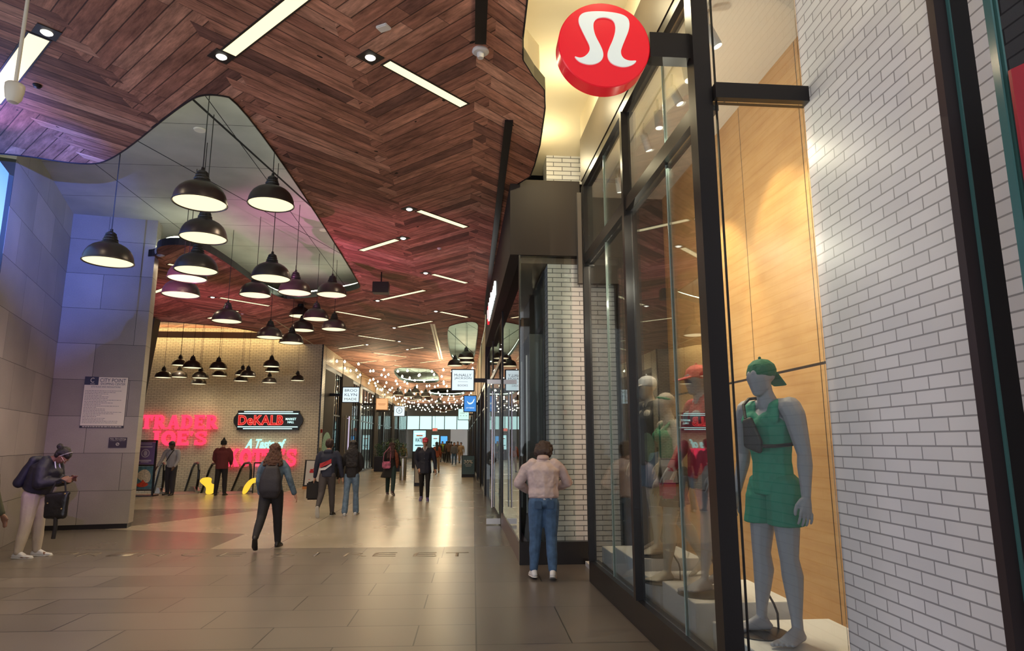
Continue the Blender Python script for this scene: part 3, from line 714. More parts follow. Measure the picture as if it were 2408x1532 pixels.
DL = [(521, 132, 'beside the top strip light'), (871, 134, 'left of the big strip light'), (110, 75, 'in the top left corner'), (962.6, 491.5, 'nearest of the centre row'), (948, 560, 'at the end of the strip beside the opening'),
      (1001, 642, 'second of the centre row'), (888, 707, 'next to the black ceiling speaker'), (1025, 732, 'third of the centre row'), (927, 771, 'left of the air slot strip'), (939, 803, 'mid ceiling over the far shops'),
      (863, 810.6, 'above the corner of the brick return'), (958, 822, 'left of the short strip before the far shops'), (500, 699, 'behind the pendant lamps on the left')]
for px, py, lab in DL:
    p = on_z(px, py, 5.5)
    t = thing('downlight', 'small square black downlight, ' + lab, 'downlight', p, 'square downlights in the wood ceiling'); t.rotation_euler = (0, 0, PI/4)
    MB().box((-.10, -.10, -.008), (.10, .10, -.0005)).build('housing', STRIPF, t, local=True)
    MB().lathe([(0, -.03), (.035, -.026), (.052, -.012), (.052, -.0085), (0, -.0085)], seg=20).build('bulb', DLAMP, t, local=True)
    if p.y < 14: lamp('SPOT', (0, 0, -.04), 16, (1, .9, .75), 'lamp_light', t, spot=90, blend=.6)

# ---- slots, tracks, detectors on the ceiling
def ceil_bar(name, a, b_, wd, lab, cat, m, dz=.01):
    A, B = on_z(*a, 5.5), on_z(*b_, 5.5); d = B - A; L = d.length
    o = MB().box((-L/2, -wd/2, -dz), (L/2, wd/2, -.0005)).build(name, m); o.location = (A + B)/2; o.rotation_euler = (0, 0, math.atan2(d.y, d.x)); return tag(o, lab, cat)
ceil_bar('ceiling_track', (1197, 282), (1141, 738), .10, 'long black track running along the right edge of the wood ceiling', 'track', BLACK, .03)
ceil_bar('ceiling_track', (1133, -30), (1130, 98), .11, 'short black track at the top of the wood ceiling', 'track', BLACK, .03)
ceil_bar('air_slot', (1014, 762), (1034, 845), .07, 'pale linear air slot, left one of the parallel pair', 'air slot', mat('aluminium', (.62, .55, .42), .4, .5))
ceil_bar('air_slot', (1020, 762), (1040, 845), .07, 'pale linear air slot, right one of the parallel pair', 'air slot', mat('aluminium', (.62, .55, .42), .4, .5))
ceil_bar('air_slot', (645, 752), (755, 822), .05, 'thin pale slot slanting over the brick wall corner', 'air slot', mat('aluminium', (0, 0, 0)))
ceil_bar('air_slot', (790, 845), (880, 905), .05, 'thin pale slot along the left row of shops', 'air slot', mat('aluminium', (0, 0, 0)))
WP = mat('white plastic', (.72, .70, .66), .4)
p = on_z(902, 62, 5.5); o = MB().box((-.06, -.045, -.03), (.06, .045, -.0005), bev=.008).build('exit_sensor', WP); o.location = p; o.rotation_euler = (0, 0, R(-30)); tag(o, 'small white rectangular sensor on the wood ceiling', 'sensor')
p = on_z(1130, 118, 5.5); t = thing('ceiling_speaker', 'white round ceiling device with a stub, near the short black track', 'ceiling device', p)
MB().lathe([(0, -.035), (.07, -.034), (.085, -.02), (.08, -.0005), (0, -.0005)], seg=28).build('base', WP, t, True, local=True)
MB().lathe([(0, -.09), (.03, -.088), (.036, -.06), (.036, -.0355), (0, -.0355)], seg=20).build('stub', WP, t, True, local=True)
for px, py, lab in ((1033, 584, 'tiny white sprinkler head in the wood ceiling, centre'), (88, 200, 'tiny dark sprinkler head in the wood ceiling at the top left'), (570, 738, 'white oblong detector behind the pendant lamps'), (930, 848, 'tiny white camera dome near the string bulbs')):
    p = on_z(px, py, 5.5); o = MB().lathe([(0, -.04), (.03, -.03), (.045, -.008), (.045, -.0005), (0, -.0005)], seg=16).build('sprinkler', WP if 'dark' not in lab else BLACK); o.location = p; tag(o, lab, 'sprinkler')
# black speaker box hung under the ceiling
a, b_ = on_y(876, 662, 14.6), on_y(913, 688, 14.6)
t = thing('speaker_box', 'black rectangular speaker box hung under the wood ceiling', 'speaker', ((a.x+b_.x)/2, 14.6, 5.5))
MB().box((a.x, 14.6, b_.z), (b_.x, 14.85, a.z), bev=.006).build('cabinet', BLACK, t); MB().rod(((a.x+b_.x)/2, 14.72, a.z), ((a.x+b_.x)/2, 14.72, 5.499), .015).build('bracket', BLACK, t)
# hanging white device, top left
a, b_ = on_y(66, -60, 5), on_y(36, 200, 5)
t = thing('hanging_sensor', 'cream rod with a rounded head hanging from the ceiling at the top left', 'hanging device', (b_.x, b_.y, 5.5))
MB().rod((b_.x, 5, 4.42), (b_.x, 5, 5.499), .014, seg=16).build('rod', mat('cream plastic', (.62, .60, .50), .4), t)
MB().lathe([(0, -.16), (.035, -.155), (.055, -.12), (.066, -.05), (.066, -.01), (.058, 0), (.02, .012), (0, .012)], (b_.x, 5, 4.42), 28).build('head', mat('cream plastic', (0, 0, 0)), t, True)
# ceiling speaker disc and rods in the upper ceiling
for px, py in ((470, 305), (760, 541)):
    p = on_z(px, py, 6.28); o = MB().lathe([(0, -.02), (.08, -.018), (.09, -.0005), (0, -.0005)], seg=24).build('ceiling_disc', WP); o.location = p; tag(o, ['white disc in the grey ceiling at the front of the opening', 'white detector in the grey ceiling at the right side of the opening'][px > 600], 'detector')
# globe camera on the stone corner
p = on_y(378, 592, 13.7)
t = thing('globe_camera', 'glassy globe on a curved arm at the edge of the stone corner', 'camera', p)
MB().ball(p, .12, 3).build('globe', mat('smoky globe', (.45, .45, .46), .1, .3), t, True)
MB().tube([p + Vector((.02, 0, .12)), p + Vector((.03, 0, .2)), p + Vector((.0, 0, .24)), p + Vector((-.06, 0, .25))], .012).build('arm', WP, t)

# ---- string lights across the corridor
BULB = emis('string bulb', (1.0, .88, .60), 22.0)
bulb_me = None
rs = random.Random(3)
ys = [29.4, 31.0, 32.8, 35.0, 37.6, 40.0, 42.5, 45.0, 47.5, 50, 53, 56, 59, 62, 65]
for i, y in enumerate(ys):
    t = thing('string_light', 'string of warm round bulbs crossing the corridor, the %s one counted from the brick return' % ['first', 'second', 'third', 'fourth', 'fifth', 'sixth', 'seventh', 'eighth', 'ninth', 'tenth', 'eleventh', 'twelfth', 'thirteenth', 'fourteenth', 'last'][i], 'string light', (-2.4, y, 5.3), 'bulb strings across the corridor')
    n = 13; pts = []; x0, x1 = (-5.35, .6); ea, eb = rs.uniform(-1.6, 1.6), rs.uniform(-1.6, 1.6)
    for k in range(n):
        u = k / (n-1); x = x0 + (x1-x0)*u + rs.uniform(-.12, .12); yy = y + ea*(1-u) + eb*u + rs.uniform(-.5, .5)
        pts.append(Vector((x, yy, 5.16 - .42 * (1 - (2*u-1)**2) + rs.uniform(-.13, .13) )))
    MB().tube([Vector((-5.49, pts[0].y, 5.2))] + pts + [Vector((.775, pts[-1].y, 5.2))], .007, 5).build('cable', CORD, t)
    for p in pts:
        p = p - Vector((0, 0, .085))
        if bulb_me is None:
            b0 = MB().ball((0, 0, 0), .047, 2); b0.lathe([(0, .07), (.016, .07), (.018, .04), (0, .04)], seg=8); o = b0.build('bulb', BULB, t, True, local=True); bulb_me = o.data
        else:
            o = bpy.data.objects.new('bulb', bulb_me); C.objects.link(o); o.parent = t
        o.location = p - t.location
    for xx in (-3.9, -.9): lamp('POINT', (xx + 2.4, 0, -.75), 20, (1.0, .78, .46), 'lamp_light', t); lamp('SPOT', (xx + 2.4, 0, -.95), 70, (1.0, .74, .42), 'lamp_light', t, rot=(PI, 0, 0), spot=165, blend=1)  # unseen lamps added below the cable to brighten the corridor and its ceiling
# ------------------------------------------------------------------ SIGNS
# round red sign on an arm
RED = mat('red emissive enamel', (.72, .012, .03), .25, coat=.3, emit=(.9, .01, .02), es=.32)  # emission added to brighten the enamel disc
rsn = thing('round_sign', 'round red sign with a white omega shaped emblem on a black arm', 'sign', (1.6, 4.05, 4.35))
rc = Vector((.948, 4.0, 4.335)); rr = .318
pr = [(0, 0), (rr-.006, 0), (rr, -.006), (rr, -.128), (rr-.01, -.135), (0, -.135)]
m_ = MB().lathe(pr, seg=96); bmesh.ops.transform(m_.bm, matrix=Matrix.Translation(rc) @ Matrix.Rotation(PI/2, 4, 'X'), verts=m_.bm.verts); m_.build('disc', RED, rsn, True)
om = [(366,311),(383,318),(400,320),(420,312),(440,292),(450,268),(448,245),(430,205),(405,150),(392,115),(393,85),(410,62),(440,50),(490,44),(535,43),(590,47),(635,57),(660,77),(667,108),(660,150),(640,200),(620,250),(613,275),(618,300),(635,318),(665,325),(697,320),(690,335),(665,352),(630,362),(595,358),(565,345),(548,325),(541,295),(550,260),(575,205),(590,150),(588,110),(575,88),(545,77),(520,77),(490,85),(472,110),(470,145),(480,190),(505,240),(520,280),(520,310),(505,335),(475,352),(440,357),(400,347),(378,330)]
k_ = .636 / 490
def emblem(scale):
    q = []
    for i, p in enumerate(om):
        nx, pv = om[(i+1) % len(om)], om[i-1]; dx, dy = nx[0]-pv[0], nx[1]-pv[1]; l = math.hypot(dx, dy) or 1
        q.append(((p[0] - dy/l*scale - 529)*k_, -(p[1] + dx/l*scale - 232)*k_))
    return chaikin([Vector(p) for p in q], 2)
bs = frame_basis(rc, (1, 0, 0)); 
flat_shape('emblem', [emblem(0)], .001, .010, mat('white emissive enamel', (.75, .80, .76), .35, emit=(.8, .9, .85), es=.3), rsn, bs)  # emblem brightened by emission as well
MB().box((1.268, 4.0, 4.262), (1.586, 4.11, 4.448)).build('arm', BLACK, rsn)
MB().box((1.585, 3.99, 4.20), (1.598, 4.12, 4.52)).box((1.575, 3.985, 4.22), (1.597, 4.0, 4.28)).build('bracket', BLACK, rsn)

# fascia lettering of the second shop
LET = mat('lit white letter', (.8, .8, .8), .4, emit=(.90, 1.0, .96), es=1.3)
fs = thing('fascia_sign', 'lit white letters with a red disc on the side of the dark fascia', 'sign', (.70, 14.8, 4.85))
text('lululemon', (.688, 14.45, 4.84), 3.0, .46, LET, 'lettering', fs, (0, -1, 0), (0, 0, 1), .035, .02)
m_ = MB().lathe([(0, 0), (.24, 0), (.24, .04), (0, .04)], seg=40); bmesh.ops.transform(m_.bm, matrix=Matrix.Translation((.698, 16.4, 4.85)) @ Matrix.Rotation(-PI/2, 4, 'Y'), verts=m_.bm.verts); m_.build('disc', mat('lit red disc', (.7, .02, .03), .4, emit=(1, .03, .05), es=.9), fs)
k_ = .36 / 490
flat_shape('emblem', [emblem(0)], .001, .006, LET, fs, frame_basis((.655, 16.4, 4.85), (0, -1, 0)))

# channel letters on the cream wall
PINK = mat('lit red letter', (.5, .02, .05), .4, emit=(1.0, .045, .12), es=1.25)
PSIDE = None
def arc(cx, cy, rx, ry, a0, a1, n=10): return [(cx + rx*math.cos(R(a0 + (a1-a0)*i/n)), cy + ry*math.sin(R(a0 + (a1-a0)*i/n))) for i in range(n+1)]
SLAB = {   # width, strokes: (points, start width, end width)
 'T': (.92, [([(.02, .88), (.90, .88)], .22, .22), ([(.07, .58), (.07, .98)], .07, .16), ([(.85, .58), (.85, .98)], .07, .16), ([(.46, 0), (.46, .9)], .27, .23), ([(.24, .05), (.68, .05)], .10, .10)]),
 'R': (.98, [([(.22, 0), (.22, 1)], .25, .23), ([(.02, .05), (.44, .05)], .10, .10), ([(.02, .95), (.3, .95)], .10, .10), ([(.25, .90)] + arc(.48, .69, .22, .21, 90, -90) + [(.25, .48)], .19, .19), ([(.46, .46), (.78, .10)], .22, .24), ([(.66, .06), (.97, .06)], .12, .10)]),
 'A': (.98, [([(.16, 0), (.47, .96)], .17, .16), ([(.82, 0), (.51, .96)], .24, .24), ([(.28, .33), (.68, .33)], .13, .13), ([(.0, .05), (.34, .05)], .10, .10), ([(.62, .05), (.98, .05)], .10, .10)]),
 'D': (.94, [([(.22, 0), (.22, 1)], .25, .25), ([(.02, .95), (.3, .95)], .10, .10), ([(.02, .05), (.3, .05)], .10, .10), ([(.25, .90)] + arc(.44, .5, .36, .40, 90, -90, 14) + [(.25, .10)], .20, .20)]),
 'E': (.86, [([(.22, 0), (.22, 1)], .25, .25), ([(.02, .95), (.3, .95)], .10, .10), ([(.02, .05), (.3, .05)], .10, .10), ([(.22, .90), (.82, .90)], .19, .19), ([(.22, .51), (.66, .51)], .16, .16), ([(.22, .10), (.84, .10)], .19, .19), ([(.78, .68), (.78, .98)], .06, .14), ([(.80, .30), (.80, .02)], .06, .14), ([(.63, .38), (.63, .64)], .08, .08)]),
 'J': (.90, [([(.60, .92), (.60, .38)] + arc(.36, .32, .24, .21, 0, -120, 8) + [(.10, .10), (.0, .16)], .25, .10), ([(.36, .95), (.84, .95)], .11, .11)]),
 'O': (.98, [(arc(.49, .5, .36, .39, 0, 360, 26), .25, .25)]),
 "'": (.30, [([(.15, .98), (.10, .66)], .20, .06)]),
 'S': (.84, [([(.76, .70), (.72, .82)] + arc(.43, .70, .29, .20, 45, 190, 9) + [(.26, .58), (.58, .44)] + arc(.42, .28, .31, .19, 30, -150, 10) + [(.08, .30)], .17, .17), ([(.74, .62), (.74, .98)], .06, .13), ([(.08, .40), (.08, .02)], .06, .13)]),
 'K': (.98, [([(.22, 0), (.22, 1)], .25, .25), ([(.02, .95), (.42, .95)], .10, .10), ([(.02, .05), (.42, .05)], .10, .10), ([(.26, .42), (.80, .96)], .17, .17), ([(.42, .55), (.80, .06)], .22, .24), ([(.64, .95), (.96, .95)], .10, .10), ([(.62, .05), (.98, .05)], .10, .10)]),
 'I': (.46, [([(.23, 0), (.23, 1)], .25, .25), ([(.02, .95), (.44, .95)], .10, .10), ([(.02, .05), (.44, .05)], .10, .10)])}
def slab_word(word, x0, x1, z0, z1, y, depth, m, parent, gap=.10):
    tot = sum(SLAB[c][0] for c in word) + gap*(len(word)-1); sx = (x1-x0)/tot; sz = z1-z0; u = 0
    for c in word:
        w, st = SLAB[c]; m_ = MB()
        for j, (pts, wa, wb) in enumerate(st):
            n = len(pts); yy = y - .0006*j
            for i in range(n-1):
                p, q = Vector(pts[i]), Vector(pts[i+1]); d = q - p
                if d.length < 1e-5: continue
                nn = Vector((-d.y, d.x)).normalized(); a_ = wa + (wb-wa)*i/(n-1); b__ = wa + (wb-wa)*(i+1)/(n-1)
                cs = [p + nn*a_/2, q + nn*b__/2, q - nn*b__/2, p - nn*a_/2]
                m_.prism([(x0 + (u + v.x)*sx, yy - .0001*i, z0 + v.y*sz) for v in cs], (0, depth, 0))
                if 0 < i: m_.prism([(x0 + (u + p.x + a_*.498*math.cos(t_*PI/6))*sx, yy - .0001*i, z0 + (p.y + a_*.498*math.sin(t_*PI/6))*sz) for t_ in range(12)], (0, depth, 0))
        m_.build('letter', m, parent); u += w + gap
tj = thing('wall_sign', 'glowing red two line letter sign TRADER JOE\'S on the cream brick wall', 'sign', (-10.7, 26.28, 2.1))
slab_word('TRADER', -12.15, -9.30, 2.16, 2.69, 26.14, .10, PINK, tj)
slab_word("JOE'S", -11.84, -9.68, 1.54, 2.08, 26.14, .10, PINK, tj, .06)
TEAL = emis('teal white tube', (.62, 1.0, .95), 1.6)
dk = thing('marquee_sign', 'black lozenge marquee sign reading DeKALB MARKET HALL in red neon', 'sign', (-7.4, 26.28, 2.5))
cx, cz = -7.417, 2.494
out = []
hw, hh = 1.16, .375
pts = [(-hw, -hh), (hw, -hh), (hw, -.30), (hw+.02, -.27), (hw+.14, -.10), (hw+.15, 0), (hw+.14, .10), (hw+.02, .27), (hw, .30), (hw, hh), (-hw, hh), (-hw, .30), (-hw-.02, .27), (-hw-.14, .10), (-hw-.15, 0), (-hw-.14, -.10), (-hw-.02, -.27), (-hw, -.30)]
MB().prism([(cx+p[0], 26.18, cz+p[1]) for p in pts], (0, .12, 0)).build('board', mat('black sign board', (.012, .013, .016), .4), dk)
for zz, w_ in ((.325, .92), (.255, 1.13), (-.255, 1.13), (-.325, .92)): MB().rod((cx-w_, 26.16, cz+zz), (cx+w_, 26.16, cz+zz), .016, seg=8).build('neon_tube', TEAL, dk)
NEON = emis('red neon', (1.0, .10, .08), 1.8)
text('DeKALB', (cx-.27, 26.165, cz-.0), 1.66, .36, mat('dark red letter face', (.30, .01, .01), .5, emit=(.5, .01, .01), es=.6), 'lettering', dk, ext=.01, offset=.03, spacing=1.08)
def outline_text(s, center, w, h, m, parent, xdir=(1, 0, 0), r=.012, spacing=1.08, offset=.03):
    cu = bpy.data.curves.new('neon', 'FONT'); cu.body = s; cu.size = 1; cu.fill_mode = 'NONE'; cu.bevel_depth = .018; cu.bevel_resolution = 0; cu.space_character = spacing; cu.align_x = 'CENTER'; cu.offset = offset; cu.resolution_u = 3
    t = bpy.data.objects.new('tmp', cu); C.objects.link(t); dg = bpy.context.evaluated_depsgraph_get(); dg.update()
    me = bpy.data.meshes.new_from_object(t.evaluated_get(dg)); bpy.data.objects.remove(t)
    xs = [v.co.x for v in me.vertices]; ys_ = [v.co.y for v in me.vertices]
    me.transform(Matrix.Diagonal((w/(max(xs)-min(xs)), h/(max(ys_)-min(ys_)), .5, 1)) @ Matrix.Translation((-(min(xs)+max(xs))/2, -(min(ys_)+max(ys_))/2, 0)))
    me.transform(frame_basis(center, xdir)); me.name = 'neon'; return link('neon_outline', me, m, parent)
outline_text('DeKALB', (cx-.27, 26.145, cz), 1.70, .39, NEON, dk)
text('MARKET', (cx+.86, 26.165, cz+.05), .40, .085, TEAL, 'lettering', dk, ext=.008, offset=.01); text('HALL', (cx+.86, 26.165, cz-.07), .24, .085, TEAL, 'lettering', dk, ext=.008, offset=.01)
ts = thing('script_sign', 'pale teal slanted script sign A Taste of on the cream brick wall', 'sign', (-7.5, 26.28, 1.57))
text('A Taste of', (-7.46, 26.21, 1.60), 1.52, .36, emis('teal white letter', (.50, .95, .85), 1.1), 'lettering', ts, ext=.06, offset=.028, shear=.35)
ks = thing('wall_sign', 'big glowing red letter sign KOTTI\'S low on the cream brick wall', 'sign', (-7.6, 26.28, 1.05))
slab_word("KOTTI'S", -8.86, -6.28, .74, 1.41, 26.14, .10, PINK, ks, .05)

# blade signs down the corridor
def blade(name, x0, z0, x1, z1, y, face, lab, wallx, lines, border=BLACK):
    t = thing(name, lab, 'sign', (wallx, y, (z0+z1)/2)); lo, hi = min(z0, z1), max(z0, z1)
    MB().box((x0, y, lo), (x1, y+.12, hi), bev=.01).build('case', border, t)
    MB().box((x0+.035, y-.006, lo+.035), (x1-.035, y-.0005, hi-.035)).build('face', face, t)
    xx = x1 if wallx > x1 else x0
    zc = (lo+hi)/2
    MB().box((min(xx, wallx), y+.03, zc-.06), (max(xx, wallx), y+.09, zc+.06)).build('arm', BLACK, t)
    w, h = x1-x0, hi-lo; cx = (x0+x1)/2
    for (s, dz, tw, th, m) in lines: text(s, (cx, y-.008, zc+dz*h), tw*w, th*h, m, 'lettering', t, ext=.004)
    return t
WF = emis('lit white sign face', (.80, .95, 1.0), 1.05)
INK = mat('grey print', (.06, .08, .11), .6); INKL = mat('light print', (.35, .42, .45), .6)
blade('bookshop_sign', -.296, 3.145, .408, 3.813, 19.5, WF, 'square lit sign McNALLY JACKSON BOOKS beside the right shopfronts', .858, [('McNALLY', .22, .72, .12, INK), ('JACKSON', .07, .72, .12, INK), ('-', -.07, .42, .01, INK), ('BOOKS', -.24, .42, .09, INKL)])
BL = emis('lit blue sign face', (.06, .30, .80), .95)
jb = blade('furniture_sign', .126, 2.984, .72, 3.734, 29.5, BL, 'square lit blue sign with a white bird swoosh reading JOYBIRD', .852, [('JOYBIRD', -.26, .62, .10, WF)])
flat_shape('swoosh', [chaikin([Vector(p) for p in [(-.17, .10), (-.10, .0), (.0, -.03), (.10, .02), (.15, .14), (.20, .17), (.14, -.02), (.02, -.10), (-.10, -.08)]], 2)], .001, .005, WF, jb, frame_basis((.43, 29.49, 3.42), (1, 0, 0)))
blade('blade_sign', -.164, 3.007, .547, 3.729, 41, emis('pale green sign face', (.66, 1.0, .90), 1.0), 'square pale green lit sign behind and below the blue one', .852, [('OAK +', .1, .6, .12, INKL), ('- - -', -.12, .6, .04, INKL)])
blade('blade_sign', -4.98, 3.286, -4.247, 3.96, 28.0, WF, 'square lit sign BROOKLYN MADE beside the left brick return', -5.5, [('BROO', .27, .70, .17, mat('olive print', (.12, .14, .10), .6)), ('KLYN', .0, .70, .17, mat('blue print', (.03, .05, .25), .6)), ('MADE', -.27, .70, .15, mat('yellow print', (.55, .50, .15), .6))])
blade('blade_sign', -4.839, 3.467, -4.143, 4.141, 38, emis('orange sign face', (1.0, .50, .22), 1.0), 'square lit orange sign over the left row of shops', -5.573, [('-', .02, .62, .03, mat('brown print', (.3, .1, .03), .6)), ('-', -.08, .5, .02, mat('brown print', (.3, .1, .03), .6))], mat('orange case', (.5, .25, .1), .5))
bb = blade('blade_sign', -4.416, 3.34, -3.671, 4.036, 44, WF, 'square white lit sign with a round black headphone emblem', -5.5, [('a', .06, .18, .2, INK)])
m_ = MB().lathe([(.17, -.004), (.20, -.004), (.20, .004), (.17, .004), (.17, -.004)], seg=36); bmesh.ops.transform(m_.bm, matrix=Matrix.Translation((-4.045, 43.985, 3.73)) @ Matrix.Rotation(PI/2, 4, 'X'), verts=m_.bm.verts); m_.build('emblem', INK, bb)

# signs on the stone corner; frame along the wall
wd_ = (B0 - A0).normalized()
def on_wall(s, z, off=0.0): q = A0 + wd_ * s; n = Vector((wd_.y, -wd_.x, 0)); return Vector((q.x, q.y, z)) + n * off
def wall_board(s0_, s1_, z0, z1, off, t_, m, name, parent):
    p = [on_wall(s0_, z0, off), on_wall(s1_, z0, off), on_wall(s1_, z1, off), on_wall(s0_, z1, off)]
    return MB().prism(p, Vector((wd_.y, -wd_.x, 0)) * t_).build(name, m, parent)
rl = thing('rules_board', 'cream rules board headed CITY POINT SHOPPING CENTER on the stone corner', 'notice board', on_wall(.9, 2.45))
wall_board(.555, 1.325, 1.93, 2.94, .002, .012, mat('dark edge', (.03, .03, .04), .5), 'backing', rl)
wall_board(.56, 1.32, 1.975, 2.935, .0145, .004, mat('cream board', (.78, .72, .58), .5), 'board', rl)
NAVY = mat('navy patch', (.03, .035, .07), .5)
wall_board(.56, .80, 2.775, 2.935, .0188, .003, NAVY, 'patch', rl)
CR = mat('cream print', (.7, .66, .55), .5)
text('C', on_wall(.69, 2.87, .022), .065, .10, CR, 'lettering', rl, wd_, ext=.001, offset=.01); wall_board(.66, .74, 2.79, 2.798, .0222, .001, CR, 'underline', rl)
text('CITY POINT', on_wall(1.055, 2.872, .019), .46, .075, INK, 'lettering', rl, wd_, ext=.001)
text('SHOPPING CENTER', on_wall(1.06, 2.80, .019), .44, .045, INK, 'lettering', rl, wd_, ext=.001)
text('SITE RULES AND REGULATIONS', on_wall(.94, 2.74, .019), .52, .030, INK, 'lettering', rl, wd_, ext=.001)
rs = random.Random(5); pr_ = []
for k in range(22):
    wl_ = rs.choice([.22, .3, .38, .5, .62, .68]); zz = 2.66 - k*.030
    u = .585
    while u < .585 + wl_:
        ww = rs.uniform(.012, .05); pr_.append((u, u + ww, zz)); u += ww + .008
pm = MB()
for (ua, ub, zz) in pr_: pm.prism([on_wall(ua, zz-.0035, .0186), on_wall(ub, zz-.0035, .0186), on_wall(ub, zz+.0035, .0186), on_wall(ua, zz+.0035, .0186)], Vector((wd_.y, -wd_.x, 0)) * .0006)
pm.build('lettering', INK, rl)
pm = MB(); u = .60
while u < 1.28: ww = rs.uniform(.02, .06); pm.prism([on_wall(u, 1.945, .0142), on_wall(min(u+ww, 1.3), 1.945, .0142), on_wall(min(u+ww, 1.3), 1.962, .0142), on_wall(u, 1.962, .0142)], Vector((wd_.y, -wd_.x, 0)) * .0006); u += ww + .01
pm.build('lettering', CR, rl)
ns = thing('no_smoking_sign', 'small dark No Smoking sign at the right side of the stone corner', 'sign', on_wall(1.25, 1.64))
wall_board(1.09, 1.41, 1.545, 1.745, .002, .010, mat('dark plum sign', (.035, .022, .035), .4), 'board', ns)
text('No Smoking', on_wall(1.25, 1.715, .0125), .28, .032, CR, 'lettering', ns, wd_, ext=.001, offset=.01)
text('or Electronic Cigarettes', on_wall(1.25, 1.683, .0125), .26, .016, CR, 'lettering', ns, wd_, ext=.001)
m_ = MB().lathe([(.022, 0), (.030, 0), (.030, .001), (.022, .001), (.022, 0)], seg=28).box((-.024, -.003, 0), (.024, .003, .001), rz=R(45)); bmesh.ops.transform(m_.bm, matrix=frame_basis(on_wall(1.25, 1.615, .0125), wd_), verts=m_.bm.verts); m_.build('symbol', CR, ns)

# ------------------------------------------------------------------ FLOOR STANDING THINGS
# poster stand
ps = thing('poster_stand', 'black poster stand with a purple poster above a red and blue one', 'poster stand', (-9.88, 21.8, 0))
fr = MB().box((-10.22, 21.8, 0), (-10.17, 21.85, 1.72)).box((-9.60, 21.8, 0), (-9.55, 21.85, 1.72)).box((-10.17, 21.8, 1.67), (-9.60, 21.85, 1.72)).box((-10.17, 21.8, .92), (-9.60, 21.85, .96)).box((-10.17, 21.8, .16), (-9.60, 21.85, .20)).box((-10.3, 21.6, 0), (-9.47, 22.05, .03))
fr.build('frame', BLACK, ps)
pu = MB().box((-10.165, 21.805, .965), (-9.605, 21.82, 1.665)).build('upper_poster', mat('purple poster', (.20, .13, .36), .4), ps)
m_ = MB().lathe([(.10, 0), (.13, 0), (.13, .003), (.10, .003), (.10, 0)], seg=32).ball((0, .0, .0), (.06, .085, .003)); bmesh.ops.transform(m_.bm, matrix=frame_basis((-9.885, 21.803, 1.31), (1, 0, 0)), verts=m_.bm.verts); LIL = mat('lilac print', (.55, .48, .70), .5); m_.build('emblem', LIL, pu)
m_ = MB()
for zz, w_ in ((1.60, .17), (1.52, .20), (1.50, .19), (1.10, .19), (1.075, .2), (1.04, .12)): m_.box((-9.885-w_, 21.800, zz-.012), (-9.885+w_, 21.8045, zz+.012))
m_.build('print', LIL, pu)
lp = MB().box((-10.165, 21.805, .205), (-9.605, 21.82, .915)).build('lower_poster', mat('teal poster', (.10, .22, .30), .4, var=.4, bscale=8), ps)
flat_shape('picture', [chaikin([Vector(p) for p in [(-.22, .05), (-.1, .2), (.05, .25), (.2, .15), (.24, -.05), (.15, -.2), (-.1, -.1)]], 2)], .001, .003, mat('shell white', (.7, .62, .5), .5, var=.3, bscale=20), lp, frame_basis((-9.885, 21.804, .58), (1, 0, 0)))
flat_shape('picture', [chaikin([Vector(p) for p in [(-.2, -.05), (-.05, .02), (.0, .12), (.06, .02), (.2, -.03), (.1, -.12), (-.12, -.13)]], 1)], .004, .006, mat('lobster red', (.65, .08, .04), .5, var=.3, bscale=20), lp, frame_basis((-9.885, 21.804, .40), (1, 0, 0)))
# sandwich board by the brick return
sb = thing('sandwich_board', 'white poster A-board with red print beside the brick return', 'sandwich board', (-5.28, 24.8, 0))
def slab(x0, x1, z0, z1, y0, lean, t, m, name, parent):      # leaning board, foot forward
    return MB().prism([(x0, y0, z0), (x1, y0, z0), (x1, y0 + lean, z1), (x0, y0 + lean, z1)], (0, t, 0)).build(name, m, parent)
slab(-5.62, -4.93, .0, 1.02, 24.6, .22, .03, BLACK, 'front_panel', sb)
slab(-5.60, -4.95, .06, 1.0, 25.15, -.26, .03, BLACK, 'back_panel', sb)
pz = slab(-5.56, -4.97, .14, .99, 24.622, .183, -.004, mat('white poster', (.62, .60, .60), .5), 'poster', sb)
m_ = MB()
for x0_, x1_, zz in ((-5.40, -5.30, .66), (-5.29, -5.20, .70), (-5.42, -5.22, .60), (-5.44, -5.38, .30)): m_.box((x0_, 24.64 + zz*.1, zz-.035), (x1_, 24.622 + .2155*zz-.03, zz+.035))
m_.build('print', mat('red print', (.6, .03, .04), .5), pz)
MB().box((-5.62, 24.57, 0), (-4.93, 24.61, .09)).build('foot_rail', mat('orange wood', (.55, .22, .06), .5), sb)
# barrier rail between boards and escalators
rb = thing('barrier_rail', 'thin dark barrier rail along the escalator opening', 'railing', (-6.4, 22.7, 0))
for xx in (-6.8, -6.35, -5.9): MB().rod((xx, 22.75, 0), (xx, 22.75, .98), .02).build('post', BLACK, rb)
MB().rod((-6.8, 22.75, .98), (-5.9, 22.75, .98), .022).build('handrail', BLACK, rb); MB().box((-6.78, 22.745, .12), (-5.95, 22.757, .93)).build('glass_pane', GLASS, rb)
# 30% board
bo = thing('sandwich_board', 'teal grey A-board reading 30% at the foot of the right shopfronts', 'sandwich board', (.41, 32.3, 0))
TB = mat('slate teal board', (.075, .14, .17), .5)
slab(.09, .73, .0, 1.03, 32.2, .16, .03, BLACK, 'front_frame', bo); slab(.11, .71, .04, 1.0, 32.62, -.20, .03, BLACK, 'back_frame', bo)
q = slab(.12, .70, .14, 1.0, 32.22, .135, -.004, TB, 'board', bo)
text('30%', (.41, 32.295, .72), .42, .17, WP, 'lettering', q, ext=.002, offset=.02); m_ = MB().box((.25, 32.265, .565), (.57, 32.30, .59)).box((.28, 32.255, .50), (.54, 32.29, .52)).build('print', WP, q)
